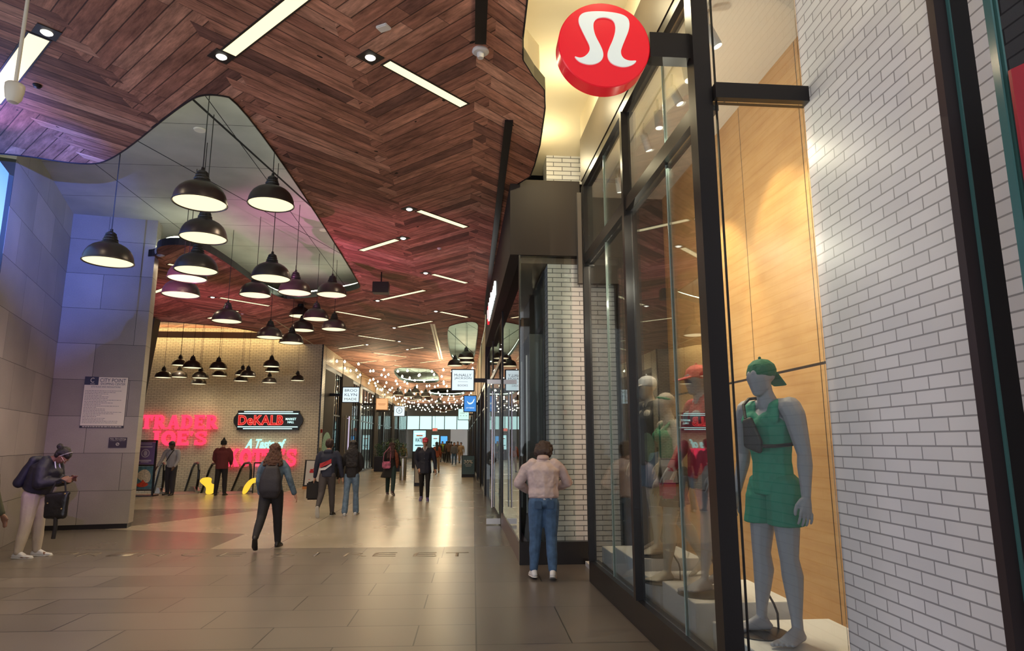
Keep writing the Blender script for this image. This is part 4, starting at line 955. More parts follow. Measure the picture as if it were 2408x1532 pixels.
# metal bin
bn = thing('litter_bin', 'tall polished metal litter bin in the middle of the corridor', 'bin', (-2.52, 30, 0))
STEEL = mat('polished steel', (.62, .56, .46), .22, .95)
MB().lathe([(0, 0), (.15, 0), (.15, .94), (.148, .95), (0, .95)], (-2.52, 30, 0), 32).build('body', STEEL, bn, True); MB().lathe([(0, .951), (.153, .951), (.153, .985), (.12, 1.0), (.09, 1.0), (.09, .97), (0, .97)], (-2.52, 30, 0), 32).build('lid', BLACK, bn, True)
# kiosks with lit screens
def kiosk(x0, x1, y, zt, lab, word):
    t = thing('screen_kiosk', lab, 'kiosk', ((x0+x1)/2, y, 0))
    MB().box((x0-.05, y, 0), (x1+.05, y+.2, zt+.06), bev=.01).build('cabinet', BLACK, t)
    MB().box((x0, y-.008, zt-1.35), (x1, y-.0005, zt)).build('display', emis('kiosk display', (.55, .92, .95), 1.1), t)
    if word: text(word, ((x0+x1)/2, y-.01, zt-.62), (x1-x0)*.7, .28, mat('navy print', (.02, .03, .12), .5), 'lettering', t, ext=.002, offset=.02)
    for dz, w_, m in ((.18, .8, TEAL), (.32, .5, mat('coral print', (.8, .25, .15), .5)), (.95, .7, mat('sky print', (.1, .4, .7), .5)), (1.1, .3, mat('coral print', (0, 0, 0)))):
        MB().box((x0+(x1-x0)*(1-w_)/2, y-.012, zt-dz-.05), (x1-(x1-x0)*(1-w_)/2, y-.0085, zt-dz+.03)).build('print', m, t)
kiosk(-3.08, -2.27, 44, 2.42, 'glowing pale blue screen kiosk reading WATER behind the man in the pink cap', 'WATER')
kiosk(-2.68, -2.0, 63, 2.33, 'smaller pale blue screen kiosk just right of the man in the pink cap', '')
o = thing('poster_stand', 'low black framed poster stand left of the man in the pink cap', 'poster stand', (-1.62, 26, 0))
MB().box((-1.75, 26, 0), (-1.35, 26.04, 1.12)).build('frame', BLACK, o); q = MB().box((-1.72, 25.993, .12), (-1.38, 25.999, 1.09)).build('poster', mat('cream poster', (.60, .55, .45), .5), o)
flat_shape('picture', [chaikin([Vector(p) for p in [(-.08, .0), (0, .12), (.08, .0), (0, -.1)]], 2)], .001, .003, mat('dark green print', (.02, .12, .09), .5), q, frame_basis((-1.55, 25.992, .9), (1, 0, 0)))
# exit sign and tv
ex = thing('exit_sign', 'small red lit EXIT sign far down the corridor', 'sign', (-2.2, 58, 2.75)); MB().box((-2.42, 58, 2.6), (-1.98, 58.06, 2.88)).build('case', WP, ex); text('EXIT', (-2.2, 57.99, 2.74), .36, .18, emis('exit red', (1, .1, .08), 1.6), 'lettering', ex, ext=.003, offset=.02); MB().rod((-2.2, 58.03, 2.88), (-2.2, 58.03, 5.499), .012).build('rod', BLACK, ex)
tv = thing('wall_screen', 'small blue lit screen far down the corridor over the crowd', 'screen', (-1.45, 60, 0)); MB().box((-1.75, 60, 1.55), (-1.15, 60.06, 2.2)).build('display', emis('blue display', (.1, .45, .95), 1.1), tv); MB().box((-1.8, 60.061, 1.5), (-1.1, 60.12, 2.25)).build('cabinet', BLACK, tv); MB().rod((-1.45, 60.1, 0), (-1.45, 60.1, 1.5), .04).build('post', BLACK, tv)
# planter with shrub
pt = thing('planter', 'dark planter with a bushy green shrub behind the woman in the skirt', 'planter', (-4.05, 39, 0))
MB().box((-4.9, 38.6, 0), (-3.1, 39.4, .85), bev=.02).build('trough', BLACK, pt)
rs = random.Random(11); lf = bmesh.new()
for k in range(900):
    a = rs.uniform(0, 2*PI); r_ = rs.uniform(0, 1)**.5; c = Vector((-4.0 + r_*math.cos(a)*.95, 39 + r_*math.sin(a)*.35, rs.uniform(.9, 2.0 - .5*r_)))
    e = Matrix.Rotation(rs.uniform(0, 6.3), 3, 'Z') @ Matrix.Rotation(rs.uniform(-1.2, 1.2), 3, 'X')
    vs = [lf.verts.new(c + e @ Vector(q)) for q in ((0, 0, 0), (.03, .06, .01), (0, .15, 0), (-.03, .06, .01))]; lf.faces.new(vs)
m_ = MB(); m_.bm.free(); m_.bm = lf
lv = m_.build('foliage', mat('shrub leaf', (.035, .085, .028), .5, var=.5, bscale=3), pt)
MB().rod((-4.2, 39, .85), (-4.3, 39, 1.5), .03).rod((-3.8, 39, .85), (-3.7, 39, 1.6), .03).build('stem', mat('bark', (.06, .04, .02), .8), pt)

# ------------------------------------------------------------------ ESCALATORS
RUB = mat('black rubber', (.012, .012, .013), .35)
def escalator(x, y, lab):
    t = thing('escalator', lab, 'escalator', (x, y, 0)); az = R(28)       # heading away, to the left, and down
    d = Vector((-math.sin(az), math.cos(az), 0)); s = Vector((d.y, -d.x, 0)); o_ = Vector((x, y, 0)); sl = .58
    def pt_(a, b_, z): return o_ + d*a + s*b_ + Vector((0, 0, z))
    for b_ in (-.52, .52):
        path = [(.05, .12), (-.12, .22), (-.25, .45), (-.24, .72), (-.08, .90), (.15, .96), (.9, .92), (1.5, .72), (3.6, .72 - 2.1*sl)]
        pp = [pt_(a, b_, z) for a, z in path]
        MB().tube(pp, .042, 10).build('handrail', RUB, t)
        gl = [(.05, .10), (-.14, .36), (-.12, .66), (.12, .88), (.9, .86), (1.5, .66), (3.5, .66 - 2.0*sl), (3.5, -.2 - 2.0*sl), (1.5, -.05), (.9, .10)]
        MB().prism([pt_(a, b_ - .006, z) for a, z in gl], s*.012).build('balustrade', GLASS, t)
        MB().prism([pt_(a, b_ - .07, z) for a, z in [(-.3, 0), (-.3, .06), (.05, .16), (.9, .14), (1.5, -.02), (3.5, -.15 - 2.0*sl), (3.5, -.5 - 2.0*sl), (1.2, -.2)]], s*.14).build('skirt_panel', mat('brushed steel', (.32, .30, .28), .35, .8), t)
    MB().prism([pt_(-.9, -.5, 0), pt_(-.9, -.5, .012), pt_(.3, -.5, .012), pt_(.3, -.5, -.1)], s*1.0).build('landing_plate', mat('brushed steel', (0, 0, 0)), t)
    m1 = MB()
    for k in range(9):
        a = .25 + k*.36; z = -.02 - max(0, k-1)*.21
        m1.prism([pt_(a, -.44, z), pt_(a, -.44, z-.25), pt_(a+.36, -.44, z-.25), pt_(a+.36, -.44, z)], s*.88)
    m1.build('steps', mat('dark grooved steel', (.05, .05, .055), .5, .6), t)
    return t
e1 = escalator(-9.3, 23.15, 'left escalator going down behind the man in the grey sweater')
e2 = escalator(-7.6, 23.15, 'right escalator going down by the person in the red coat')
e3 = None
for xx, lab in ((-8.08, 'left of the person in the red coat'), (-7.02, 'right of the person in the red coat')):
    yw = thing('yellow_guard', 'glowing yellow curved escalator panel, ' + lab, 'guard panel', (xx, 22.45, 0))
    prof = [(-.02, .0), (.10, .0), (.20, .16), (.26, .30), (.34, .36), (.60, .37), (.60, .50), (.30, .52), (.14, .40), (.02, .22)]
    if 'left' in lab: prof = [(-.12, .0), (.12, .0), (.2, .16), (.16, .3), (.02, .34), (.06, .52), (-.2, .54), (-.34, .42), (-.2, .3), (-.08, .2)]
    MB().prism([(xx+p[0], 22.42, max(0, p[1])) for p in chaikin([Vector(p) for p in prof], 2)], (0, .06, 0)).build('panel', emis('yellow lit panel', (1.0, .60, .03), 1.1), yw)
    MB().box((xx-.02, 22.49, 0), (xx+.10, 22.60, .2)).build('support', BLACK, yw)
# ------------------------------------------------------------------ FIGURES
def Rx(a): return Matrix.Rotation(a, 3, 'X')
def Ry(a): return Matrix.Rotation(a, 3, 'Y')
def Rz(a): return Matrix.Rotation(a, 3, 'Z')
def ell(c, r, rot=None, sub=2):
    """points of an ellipsoid"""
    if not hasattr(r, '__len__'): r = (r, r, r)
    bm = bmesh.new(); bmesh.ops.create_icosphere(bm, subdivisions=sub, radius=1)
    out = []
    for v in bm.verts:
        p = Vector((v.co.x*r[0], v.co.y*r[1], v.co.z*r[2]))
        out.append(Vector(c) + (rot @ p if rot else p))
    bm.free(); return out
class Solid:
    """overlapping rounded pieces fused into one continuous surface"""
    def __init__(s, h): s.bm = bmesh.new(); s.h = h
    def hull(s, *balls):
        vs = []
        for b in balls:
            c, r = b[0], b[1]; rot = b[2] if len(b) > 2 else None
            r = (r, r, r) if not hasattr(r, '__len__') else r
            for p in ell(Vector(c)*s.h, [q*s.h for q in r], rot): vs.append(s.bm.verts.new(p))
        r_ = bmesh.ops.convex_hull(s.bm, input=vs, use_existing_faces=False)
        bad = [g for g in r_['geom_interior'] if isinstance(g, bmesh.types.BMVert)] + [g for g in r_['geom_unused'] if isinstance(g, bmesh.types.BMVert)]
        if bad: bmesh.ops.delete(s.bm, geom=list(set(bad)), context='VERTS')
        return s
    def cap(s, *pr):
        for a, b in zip(pr, pr[1:]): s.hull(a, b)
        return s
    def build(s, name, m, parent=None, vox=.012, smooth=6, disp=0, dscale=.15, cuts=()):
        bmesh.ops.recalc_face_normals(s.bm, faces=s.bm.faces)
        me = bpy.data.meshes.new(name); s.bm.to_mesh(me); s.bm.free()
        t = bpy.data.objects.new('tmp', me); C.objects.link(t)
        md = t.modifiers.new('r', 'REMESH'); md.mode = 'VOXEL'; md.voxel_size = vox; md.use_smooth_shade = True
        if smooth: sm = t.modifiers.new('s', 'SMOOTH'); sm.factor = .5; sm.iterations = smooth
        if disp:
            tx = bpy.data.textures.new('folds', 'CLOUDS'); tx.noise_scale = dscale; tx.noise_depth = 2
            dm = t.modifiers.new('d', 'DISPLACE'); dm.texture = tx; dm.strength = disp; dm.mid_level = .5
        dg = bpy.context.evaluated_depsgraph_get(); dg.update()
        m2 = bpy.data.meshes.new_from_object(t.evaluated_get(dg)); bpy.data.objects.remove(t); bpy.data.meshes.remove(me)
        m2.name = name; m2.materials.clear()
        if cuts:
            b2 = bmesh.new(); b2.from_mesh(m2)
            for co, no in cuts:
                r_ = bmesh.ops.bisect_plane(b2, geom=b2.verts[:] + b2.edges[:] + b2.faces[:], plane_co=Vector(co)*s.h, plane_no=no, clear_outer=True)
                bmesh.ops.holes_fill(b2, edges=[e for e in b2.edges if e.is_boundary], sides=0)
            b2.to_mesh(m2); b2.free()
        m2.polygons.foreach_set('use_smooth', [True]*len(m2.polygons))
        m2.materials.append(m)
        o = bpy.data.objects.new(name, m2); C.objects.link(o)
        if parent is not None: o.parent = parent
        return o

def skeleton(p):
    """joint places for a figure of height 1 facing +Y, from pose angles in degrees"""
    g = lambda k, d: p.get(k, d)
    fem = g('female', False)
    T = Rz(R(g('twist', 0))) @ Rx(R(-g('lean', 2))) @ Ry(R(g('side', 0)))
    J = {'T': T}; hip = Vector((0, 0, 0)); J['hip'] = hip
    up = T @ Vector((0, 0, 1))
    J['waist'] = hip + up*.085; J['chest'] = hip + up*.20; J['neck0'] = hip + up*.305
    HN = T @ Rz(R(g('headyaw', 0))) @ Rx(R(-g('head', 0))); J['HR'] = HN
    J['neck1'] = J['neck0'] + HN @ Vector((0, .006, .027))
    J['head'] = J['neck1'] + HN @ Vector((0, .012, .060))
    sw = .104 if fem else .122; J['sw'] = sw
    for s, k in ((-1, 'L'), (1, 'R')):
        f, kn, o = g('leg'+k, (0, 2, 3)); h = hip + Vector((s*.050, 0, -.005)); J['hip'+k] = h
        rt = Ry(R(-s*o)) @ Rx(R(f)); J['knee'+k] = h + rt @ Vector((0, 0, -.245))
        rs_ = Ry(R(-s*o)) @ Rx(R(f - kn)); J['ank'+k] = J['knee'+k] + rs_ @ Vector((0, 0, -.238))
        fp = g('foot'+k, 0); toe = g('toe'+k, 8); J['FR'+k] = Rz(R(-s*toe)) @ Rx(R(-fp))
        J['heel'+k] = J['ank'+k] + J['FR'+k] @ Vector((0, -.022, -.033)); J['ball'+k] = J['ank'+k] + J['FR'+k] @ Vector((0, .085, -.038))
        sh = J['neck0'] + T @ Vector((s*sw, 0, -.028)); J['sh'+k] = sh
        af, ao, el, ai = g('arm'+k, (0, 8, 12, 10)); U = T @ Ry(R(-s*ao)) @ Rx(R(af))
        J['elb'+k] = sh + U @ Vector((0, 0, -.172))
        Fm = U @ Rz(R(s*ai)) @ Rx(R(el)); J['FM'+k] = Fm
        J['wr'+k] = J['elb'+k] + Fm @ Vector((0, 0, -.148)); J['hand'+k] = J['wr'+k] + Fm @ Vector((0, 0, -.045))
    low = min(min((J['heel'+k] - Vector((0, 0, .012))).z, (J['ball'+k] - Vector((0, 0, .010))).z) for k in 'LR')
    dz = Vector((0, 0, -low))
    for k, v in J.items():
        if isinstance(v, Vector): J[k] = v + dz
    return J
def add_hand(S, J, k, curl=25, spread=1.0, fine=True):
    s = 1 if k == 'R' else -1
    # hand frame: -z along the fingers, palm faces the thigh (x = -s)
    F_ = J['FM'+k]; w = J['wr'+k]
    f = lambda x, y, z: w + F_ @ Vector((x, y, z))
    S.cap((w, (.013, .017, .013), F_), (f(0, .002, -.028), (.012, .022, .012), F_), (f(0, .003, -.052), (.010, .024, .010), F_))
    if not fine: 
        S.cap((f(0, .003, -.052), (.010, .022, .010), F_), (f(-s*.01, .0, -.085), (.008, .018, .01), F_)); S.cap((f(0, .02, -.02), .009), (f(-s*.006, .034, -.05), .007)); return
    ln = (.038, .043, .040, .031)
    for i, L in enumerate(ln):
        y = .0225 - i*.0140; a = R(curl * (1 + .12*i)); p0 = f(0, y, -.056); d = Vector((0, 0, -1)); pts = [(p0, .0058)]
        p = p0; ang = a*.35
        for j, q in enumerate((.45, .32, .23)):
            dd = Ry(s*ang) @ Vector((0, (.10 - .07*i)*spread, -1)).normalized(); p = p + F_ @ (dd * L * q * 1.05); pts.append((p, (.0054, .0050, .0042)[j])); ang += a*.55
        S.cap(*pts)
    S.cap((f(0, .018, -.014), .0085), (f(-s*.010, .030, -.034), .0072), (f(-s*.014, .034, -.052), .0062), (f(-s*.016, .033, -.064), .0052))
def add_head(S, J, face=True, shape=1.0):
    N = J['HR'] * 1.07; c = J['head']; f = lambda x, y, z: c + N @ Vector((x, y, z))
    S.hull((f(0, -.012, .022), (.043, .050, .045), N), (f(0, .010, .006), (.040, .044, .044), N))
    S.hull((f(0, .010, .006), (.040, .044, .040), N), (f(0, .022, -.046), (.019, .020, .016), N), (f(0, .004, -.028), (.034, .026, .02), N))
    if face:
        S.cap((f(0, .050, .008), .005), (f(0, .063, -.012), .0075)); S.hull((f(-.016, .049, .016), .006), (f(.016, .049, .016), .006))
        for s in (-1, 1): S.cap((f(s*.040, .0, .008), (.004, .008, .012), N), (f(s*.041, .002, -.012), (.004, .006, .008), N)); S.hull((f(s*.024, .040, -.014), .011))
        S.hull((f(-.011, .046, -.031), .0055), (f(.011, .046, -.031), .0055))
    nr = .031 * shape
    S.cap((J['neck0'] + J['T'] @ Vector((0, -.004, -.01)), nr*1.25), (J['neck0'].lerp(c, .35), nr), (c + N @ Vector((0, -.008, -.02)), nr*.98))
def body(h, p, m, parent=None, vox=.012, bare=False, muscle=1.0, fine=True, face=True):
    J = skeleton(p); T = J['T']; S = Solid(h); fem = p.get('female', False); g = p.get('girth', 1.0)
    I = Matrix.Identity(3); hp = J['hip']
    hw = .082 if fem else .074
    S.hull((hp + Vector((0, -.004, .0)), (hw*g, .058*g, .045), I), (J['waist'], (.066*g, .048*g, .03), T))
    S.hull((hp + Vector((0, -.004, -.02)), (hw*g, .056*g, .035), I), (hp + Vector((0, 0, .03)), (hw*g*.95, .052*g, .03), I))
    cw = (.080 if fem else .098) * (1 if bare else .94)
    S.hull((J['waist'], (.066*g, .048*g, .03), T), (J['chest'] + T @ Vector((0, .002, .02)), (cw*g, .056*g, .05), T))
    S.hull((J['chest'] + T @ Vector((0, .002, .02)), (cw*g, .056*g, .05), T), (J['neck0'] + T @ Vector((0, -.004, -.040)), (J['sw']*(.80 if bare else .68), .038 if bare else .030, .018), T))
    S.hull((J['neck0'] + T @ Vector((0, -.006, -.036)), (J['sw']*(.75 if bare else .60), .026 if bare else .020, .016), T), (J['neck0'] + T @ Vector((0, -.004, .006)), (.028, .028, .012), T))
    if not bare: pass
    elif fem:
        for s in (-1, 1): S.hull((J['chest'] + T @ Vector((s*.034, .045, .022)), (.034, .036, .034), T))
    else:
        for s in (-1, 1): S.hull((J['chest'] + T @ Vector((s*.040, .036, .035)), (.044, .026, .034), T))
    for k, s in (('L', -1), ('R', 1)):
        a, b, c = J['hip'+k], J['knee'+k], J['ank'+k]; mu = muscle * (1.02 if fem else 1.0) * g**.5 * (1 if bare else .88)
        sd = (b - a).normalized(); e = (c - b).normalized(); FR = J['FR'+k]
        back = (FR @ Vector((0, -1, 0)))
        S.cap((a + Vector((0, 0, -.01)), .052*mu), (a.lerp(b, .30), .0475*mu), (a.lerp(b, .75), .036*mu), (b, .030*mu), (b.lerp(c, .12), .0275*mu))
        S.cap((b, .0285*mu), (b.lerp(c, .28) + back*.008, .0330*mu), (b.lerp(c, .55) + back*.005, .0265*mu), (b.lerp(c, .85), .0180*mu), (c, .0175*mu))
        if bare: S.hull((b + FR @ Vector((0, .010, .004)), .022*mu))
        S.hull((c, .0178), (J['heel'+k], .0155))
        S.hull((c + FR @ Vector((0, .006, -.006)), .0170), (J['ball'+k] + FR @ Vector((-s*.012, -.012, .004)), (.015, .018, .012), FR), (J['ball'+k] + FR @ Vector((s*.014, -.022, .0)), (.013, .018, .010), FR), (J['heel'+k], (.016, .018, .014), FR))
        if bare:
            for i in range(5):
                x = -s*(.026 - i*.0125); L = (.030, .026, .023, .018, .013)[i]; rr_ = (.0105, .0075, .007, .0068, .0064)[i]
                S.cap((J['ball'+k] + FR @ Vector((x*1.0, -.008 - i*.005, .0)), rr_), (J['ball'+k] + FR @ Vector((x*1.05, L - i*.005, -.0015)), rr_*.85))
        else: S.hull((J['ball'+k] + FR @ Vector((0, -.01, 0)), (.026, .02, .009), FR), (J['ball'+k] + FR @ Vector((0, .022, -.002)), (.022, .014, .007), FR))
        q, e_, w = J['sh'+k], J['elb'+k], J['wr'+k]; am = muscle * (.84 if fem else 1.0) * (1 if bare else .86)
        S.cap((q + T @ Vector((-s*(.012 if bare else .028), 0, 0)), (.036 if bare else .028)*am), (q.lerp(e_, .18), (.0345 if bare else .029)*am), (q.lerp(e_, .55), .0290*am), (e_, .0215*am), (e_.lerp(w, .25), .0235*am), (e_.lerp(w, .7), .0175*am), (w, .0140*am))
        if bare: S.hull((q + T @ Vector((-s*.03, 0, .008)), .026*am), (J['neck0'] + T @ Vector((s*.025, -.004, -.01)), .02))
        add_hand(S, J, k, p.get('curl', 25), fine=fine)
    add_head(S, J, face)
    o = S.build('person' if parent is None else 'body', m, parent, vox, 3 if vox < .01 else 2)
    return o, J
# garments: h figure height, J joints (height 1), t thickness in units of height
def g_top(h, J, m, root, name='jacket', t=.010, hem=-.02, flare=1.0, sleeve=1.0, g=1.0, fem=False, disp=.012, vox=.014, hood=False, cuff=.022, collar=True, puff=1.0, bust=0):
    S = Solid(h); T = J['T']; cw = (.082 if fem else .100)*g; hp = J['hip']; up = T @ Vector((0, 0, 1))
    hw = (.084 if fem else .078)*g*flare
    S.hull((hp + up*hem, (hw+t, .060*g*flare+t, .008), T), (J['waist'] + up*.01, (.072*g+t, .052*g+t, .03), T))
    S.hull((hp + up*(hem+.02), (hw+t, .060*g*flare+t, .01), T), (J['waist'] + up*.0, (.074*g*puff+t, .054*g*puff+t, .03), T))
    S.hull((J['waist'], (.072*g*puff+t, .052*g*puff+t, .03), T), (J['chest'] + T @ Vector((0, .0, .02)), (cw*puff+t, .058*g*puff+t, .05), T))
    S.hull((J['chest'] + T @ Vector((0, .0, .02)), (cw*puff+t, .058*g*puff+t, .05), T), (J['neck0'] + T @ Vector((0, -.005, -.040)), (J['sw']*.80, .040+t, .022), T))
    S.hull((J['neck0'] + T @ Vector((0, -.006, -.036)), (J['sw']*.78, .030+t*.6, .018), T), (J['neck0'] + T @ Vector((0, -.005, .010)), (.036, .036, .012), T))
    if bust:
        for s in (-1, 1): S.hull((J['chest'] + T @ Vector((s*.034, .046, .022)), (.036+bust, .037+bust, .036), T))
    if collar: S.hull((J['neck0'] + T @ Vector((0, -.004, .0)), (.037, .036, .012), T), (J['neck0'] + T @ Vector((0, -.004, .018)), (.036, .036, .008), T))
    if hood: S.hull((J['neck0'] + T @ Vector((-.03, -.045, -.01)), (.03, .026, .03), T), (J['neck0'] + T @ Vector((.03, -.045, -.01)), (.03, .026, .03), T))
    for k, s in (('L', -1), ('R', 1)):
        q, e_, w = J['sh'+k], J['elb'+k], J['wr'+k]
        ap = puff**.5 * .93; pr = [(q + T @ Vector((-s*.024, 0, -.004)), .030+t*.8), (q.lerp(e_, .3), .030*ap+t*.8), (e_, .0245*ap+t*.8)]
        if sleeve >= 1: pr += [(e_.lerp(w, .5), (.0215+t*.7)*ap), (e_.lerp(w, .94), cuff*.88+t*.4)]
        elif sleeve > 0: pr = [(q + T @ Vector((-s*.015, 0, 0)), .036+t), (q.lerp(e_, .3), .035+t), (q.lerp(e_, sleeve), .034+t)]
        else: pr = []
        if pr: S.cap(*pr)
    return S.build(name, m, root, vox, 2, disp*h*.6, .12)
def g_pants(h, J, m, root, name='trousers', t=.008, knee=.034, ank=.026, top=.035, fem=False, g=1.0, length=.98, disp=.008, vox=.014, short=None):
    S = Solid(h); hp = J['hip']; I = Matrix.Identity(3); hw = (.083 if fem else .076)*g
    S.hull((hp + Vector((0, -.003, top)), (hw*.95+t, .053*g+t, .012), I), (hp + Vector((0, -.006, -.02)), (hw+t, .058*g+t, .035), I))
    for k, s in (('L', -1), ('R', 1)):
        a, b, c = J['hip'+k], J['knee'+k], J['ank'+k]
        if short: th = .055*g+t*.7; S.cap((a + Vector((0, -.004, -.01)), th), (a.lerp(b, short*.6), th)); S.hull((a.lerp(b, short*.3), (th, th, .03)), (a.lerp(b, short+.06), (th*1.03, th*1.05, .005))); continue
        S.cap((a + Vector((0, -.004, -.01)), .050*g+t), (a.lerp(b, .35), .046*g+t), (b, knee+t*.5), (b.lerp(c, .5), (knee+ank)/2+t*.5), (b.lerp(c, length), ank))
    return S.build(name, m, root, vox, 2, disp*h*.6, .10)
def g_shoes(h, J, mu, ms, root, vox=.006, boot=False, stripe=None):
    out = []
    for k, s in (('L', -1), ('R', 1)):
        FR = J['FR'+k]; b, hl, a = J['ball'+k], J['heel'+k], J['ank'+k]; f = lambda v, x, y, z: v + FR @ Vector((x, y, z))
        S = Solid(h)
        S.hull((f(hl, 0, -.004, .004), (.021, .022, .016), FR), (f(a, 0, -.002, .006), (.0225, .027, .012), FR), (f(b, 0, -.02, .004), (.027, .02, .015), FR))
        S.hull((f(b, 0, -.02, .004), (.027, .022, .016), FR), (f(b, -s*.004, .026, .0), (.022, .016, .011), FR))
        up_ = S.build('shoe', mu, root, vox, 2)
        S = Solid(h)
        S.hull((f(hl, 0, -.006, -.010), (.023, .024, .006), FR), (f(b, 0, -.016, -.010), (.029, .022, .006), FR), (f(b, -s*.004, .030, -.008), (.024, .018, .006), FR))
        S.build('sole', ms, up_, vox, 1)
        out.append(up_)
    return out
def g_hair(h, J, m, root, kind='short', length=.12, width=.05, disp=.012, vox=.009, name='hair'):
    N = J['HR'] * 1.09; c = J['head']; f = lambda x, y, z: c + N @ Vector((x, y, z)); S = Solid(h); w = width
    S.hull((f(0, -.018, .026), (.050, .052, .048), N), (f(0, .004, .034), (.045, .044, .034), N))
    S.hull((f(0, -.028, .010), (.048, .040, .042), N), (f(0, -.024, -.02), (.042, .032, .03), N))
    T = J['T']; dn = lambda q, x, y, z: J['neck0'] + T @ Vector((x, y, z))
    if kind == 'long':
        S.hull((f(0, -.028, .0), (.048, .038, .04), N), (dn(0, 0, -.048, .0), (w, .028, .03), T))
        S.hull((dn(0, 0, -.048, .0), (w, .028, .03), T), (dn(0, 0, -.062, -length), (w*.92, .022, .02), T))
    if kind == 'flare':
        S.hull((f(0, -.026, .0), (.050, .042, .04), N), (dn(0, 0, -.044, -.01), (w, .038, .02), T)); S.hull((dn(0, 0, -.044, .01), (w*.95, .04, .02), T), (dn(0, 0, -.052, -length), (w*1.12, .036, .012), T))
    if kind == 'bun':
        S.cap((f(0, -.05, .012), .02), (f(0, -.082, .018), (.026, .026, .026)))
    if kind == 'curly': S.hull((f(0, -.018, .02), (.064, .060, .056), N), (f(0, -.03, -.035), (.066, .046, .035), N))
    return S.build(name, m, root, vox, 2, disp*h, .035 if kind in ('flare', 'curly') else .06)
def g_cap(h, J, m, root, back=False, name='cap', vox=.005, visor_up=0):
    N = J['HR'] * 1.08; c = J['head']; sg = -1 if back else 1
    S = Solid(h); f = lambda x, y, z: c + N @ Vector((x, y, z))
    S.hull((f(0, -.010, .030), (.0475, .0555, .043), N), (f(0, -.006, .016), (.0475, .056, .008), N))
    S.hull((f(-.030, sg*.044, .016), (.010, .006, .004), N), (f(.030, sg*.044, .016), (.010, .006, .004), N), (f(-.018, sg*.092, .004+visor_up), (.012, .006, .0035), N), (f(.018, sg*.092, .004+visor_up), (.012, .006, .0035), N))
    o = S.build(name, m, root, vox, 1)
    MB().ball(f(0, -.008, .0745) * h, .006*h, 2).build('button', m, o, True, local=True)
    return o
def place(o, x, y, z, heading):
    """heading in degrees: 0 faces away down the corridor, 180 faces the camera, 90 faces left"""
    o.location = (x, y, z); o.rotation_euler = (0, 0, R(heading)); return o
def world_pt(o, v): return Matrix.Translation(o.location) @ (Matrix.Rotation(o.rotation_euler.z, 4, 'Z') @ Vector(v))

SKIN1 = mat('brown skin', (.22, .105, .065), .5, sss=.05); SKIN2 = mat('light skin', (.55, .30, .21), .5, sss=.08); SKIN3 = mat('dark skin', (.10, .05, .033), .5)
HAIRB = mat('black hair', (.014, .010, .009), .42, bump=.5, bscale=30, stretch=(8, 8, 1)); HAIRR = mat('auburn hair', (.10, .040, .020), .5, bump=.8, bscale=40, var=.5, stretch=(5, 5, 1.5)); HAIRD = mat('dark brown hair', (.035, .016, .012), .45, bump=.5, bscale=30, stretch=(8, 8, 1))
JEAN = mat('blue denim', (.050, .105, .20), .8, bump=.25, bscale=14, var=.25); JEANL = mat('faded denim', (.13, .20, .29), .8, bump=.25, bscale=14, var=.3)
BLK = mat('black cloth', (.014, .012, .014), .8, bump=.3, bscale=14); NAVYC = mat('navy cloth', (.018, .022, .045), .75, bump=.35, bscale=12); WSH = mat('white shoe', (.62, .62, .62), .5); BSH = mat('black shoe', (.015, .013, .013), .5)
SOLEW = mat('white sole', (.6, .6, .58), .6)
def bag_box(c, w, d, h_, m, name, label, cat, bev=.03, rz=0):
    o = MB().box((-w/2, -d/2, 0), (w/2, d/2, h_), bev=bev).build(name, m); o.location = c; o.rotation_euler = (0, 0, rz); tag(o, label, cat); return o

# 1 walker with backpack
P = dict(female=True, lean=3, legL=(-24, 22, 3), legR=(12, 3, 2), footL=42, footR=0, armL=(6, 10, 30, 20), armR=(-8, 20, 26, 0), girth=1.06, head=2)
o, J = body(1.64, P, SKIN2, None, .010, fine=True); place(o, -3.0, 11.05, 0, 4)
tag(o, 'person with wavy auburn hair in a denim jacket walking away with a dark backpack', 'person', 'people walking in the hall')
g_top(1.64, J, mat('grey blue denim jacket', (.085, .125, .165), .8, bump=.4, bscale=14, var=.4), o, 'jacket', .012, .0, 1.04, 1, 1.06, True, .012, puff=1.04, cuff=.026)
g_pants(1.64, J, BLK, o, 'trousers', .010, .040, .031, fem=True, g=1.06)
g_shoes(1.64, J, BSH, BSH, o); g_hair(1.64, J, HAIRR, o, 'flare', .050, .092, .030)
T = J['T']; S = Solid(1.64); q = lambda x, y, z: J['hip'] + T @ Vector((x, y, z))
S.hull((q(-.040, -.088, .215), .034), (q(.040, -.088, .215), .034), (q(-.058, -.100, .12), .044), (q(.058, -.100, .12), .044), (q(-.062, -.102, .02), .044), (q(.062, -.102, .02), .044), (q(-.05, -.095, -.03), .030), (q(.05, -.095, -.03), .030))
S.cap((q(-.05, -.08, .26), .012), (q(-.062, 0, .315), .010), (q(-.062, .07, .27), .010), (q(-.07, .075, .17), .01), (q(-.08, -.07, .08), .01)); S.cap((q(.05, -.08, .26), .012), (q(.062, 0, .315), .010), (q(.062, .07, .27), .010), (q(.07, .075, .17), .01), (q(.08, -.07, .08), .01))
b_ = S.build('backpack', mat('charcoal nylon', (.022, .018, .022), .7, bump=.3, bscale=20), None, .012, 2, .01); place(b_, -3.0, 11.05, 0, 4); tag(b_, 'dark backpack on the back of the person with auburn hair', 'backpack')
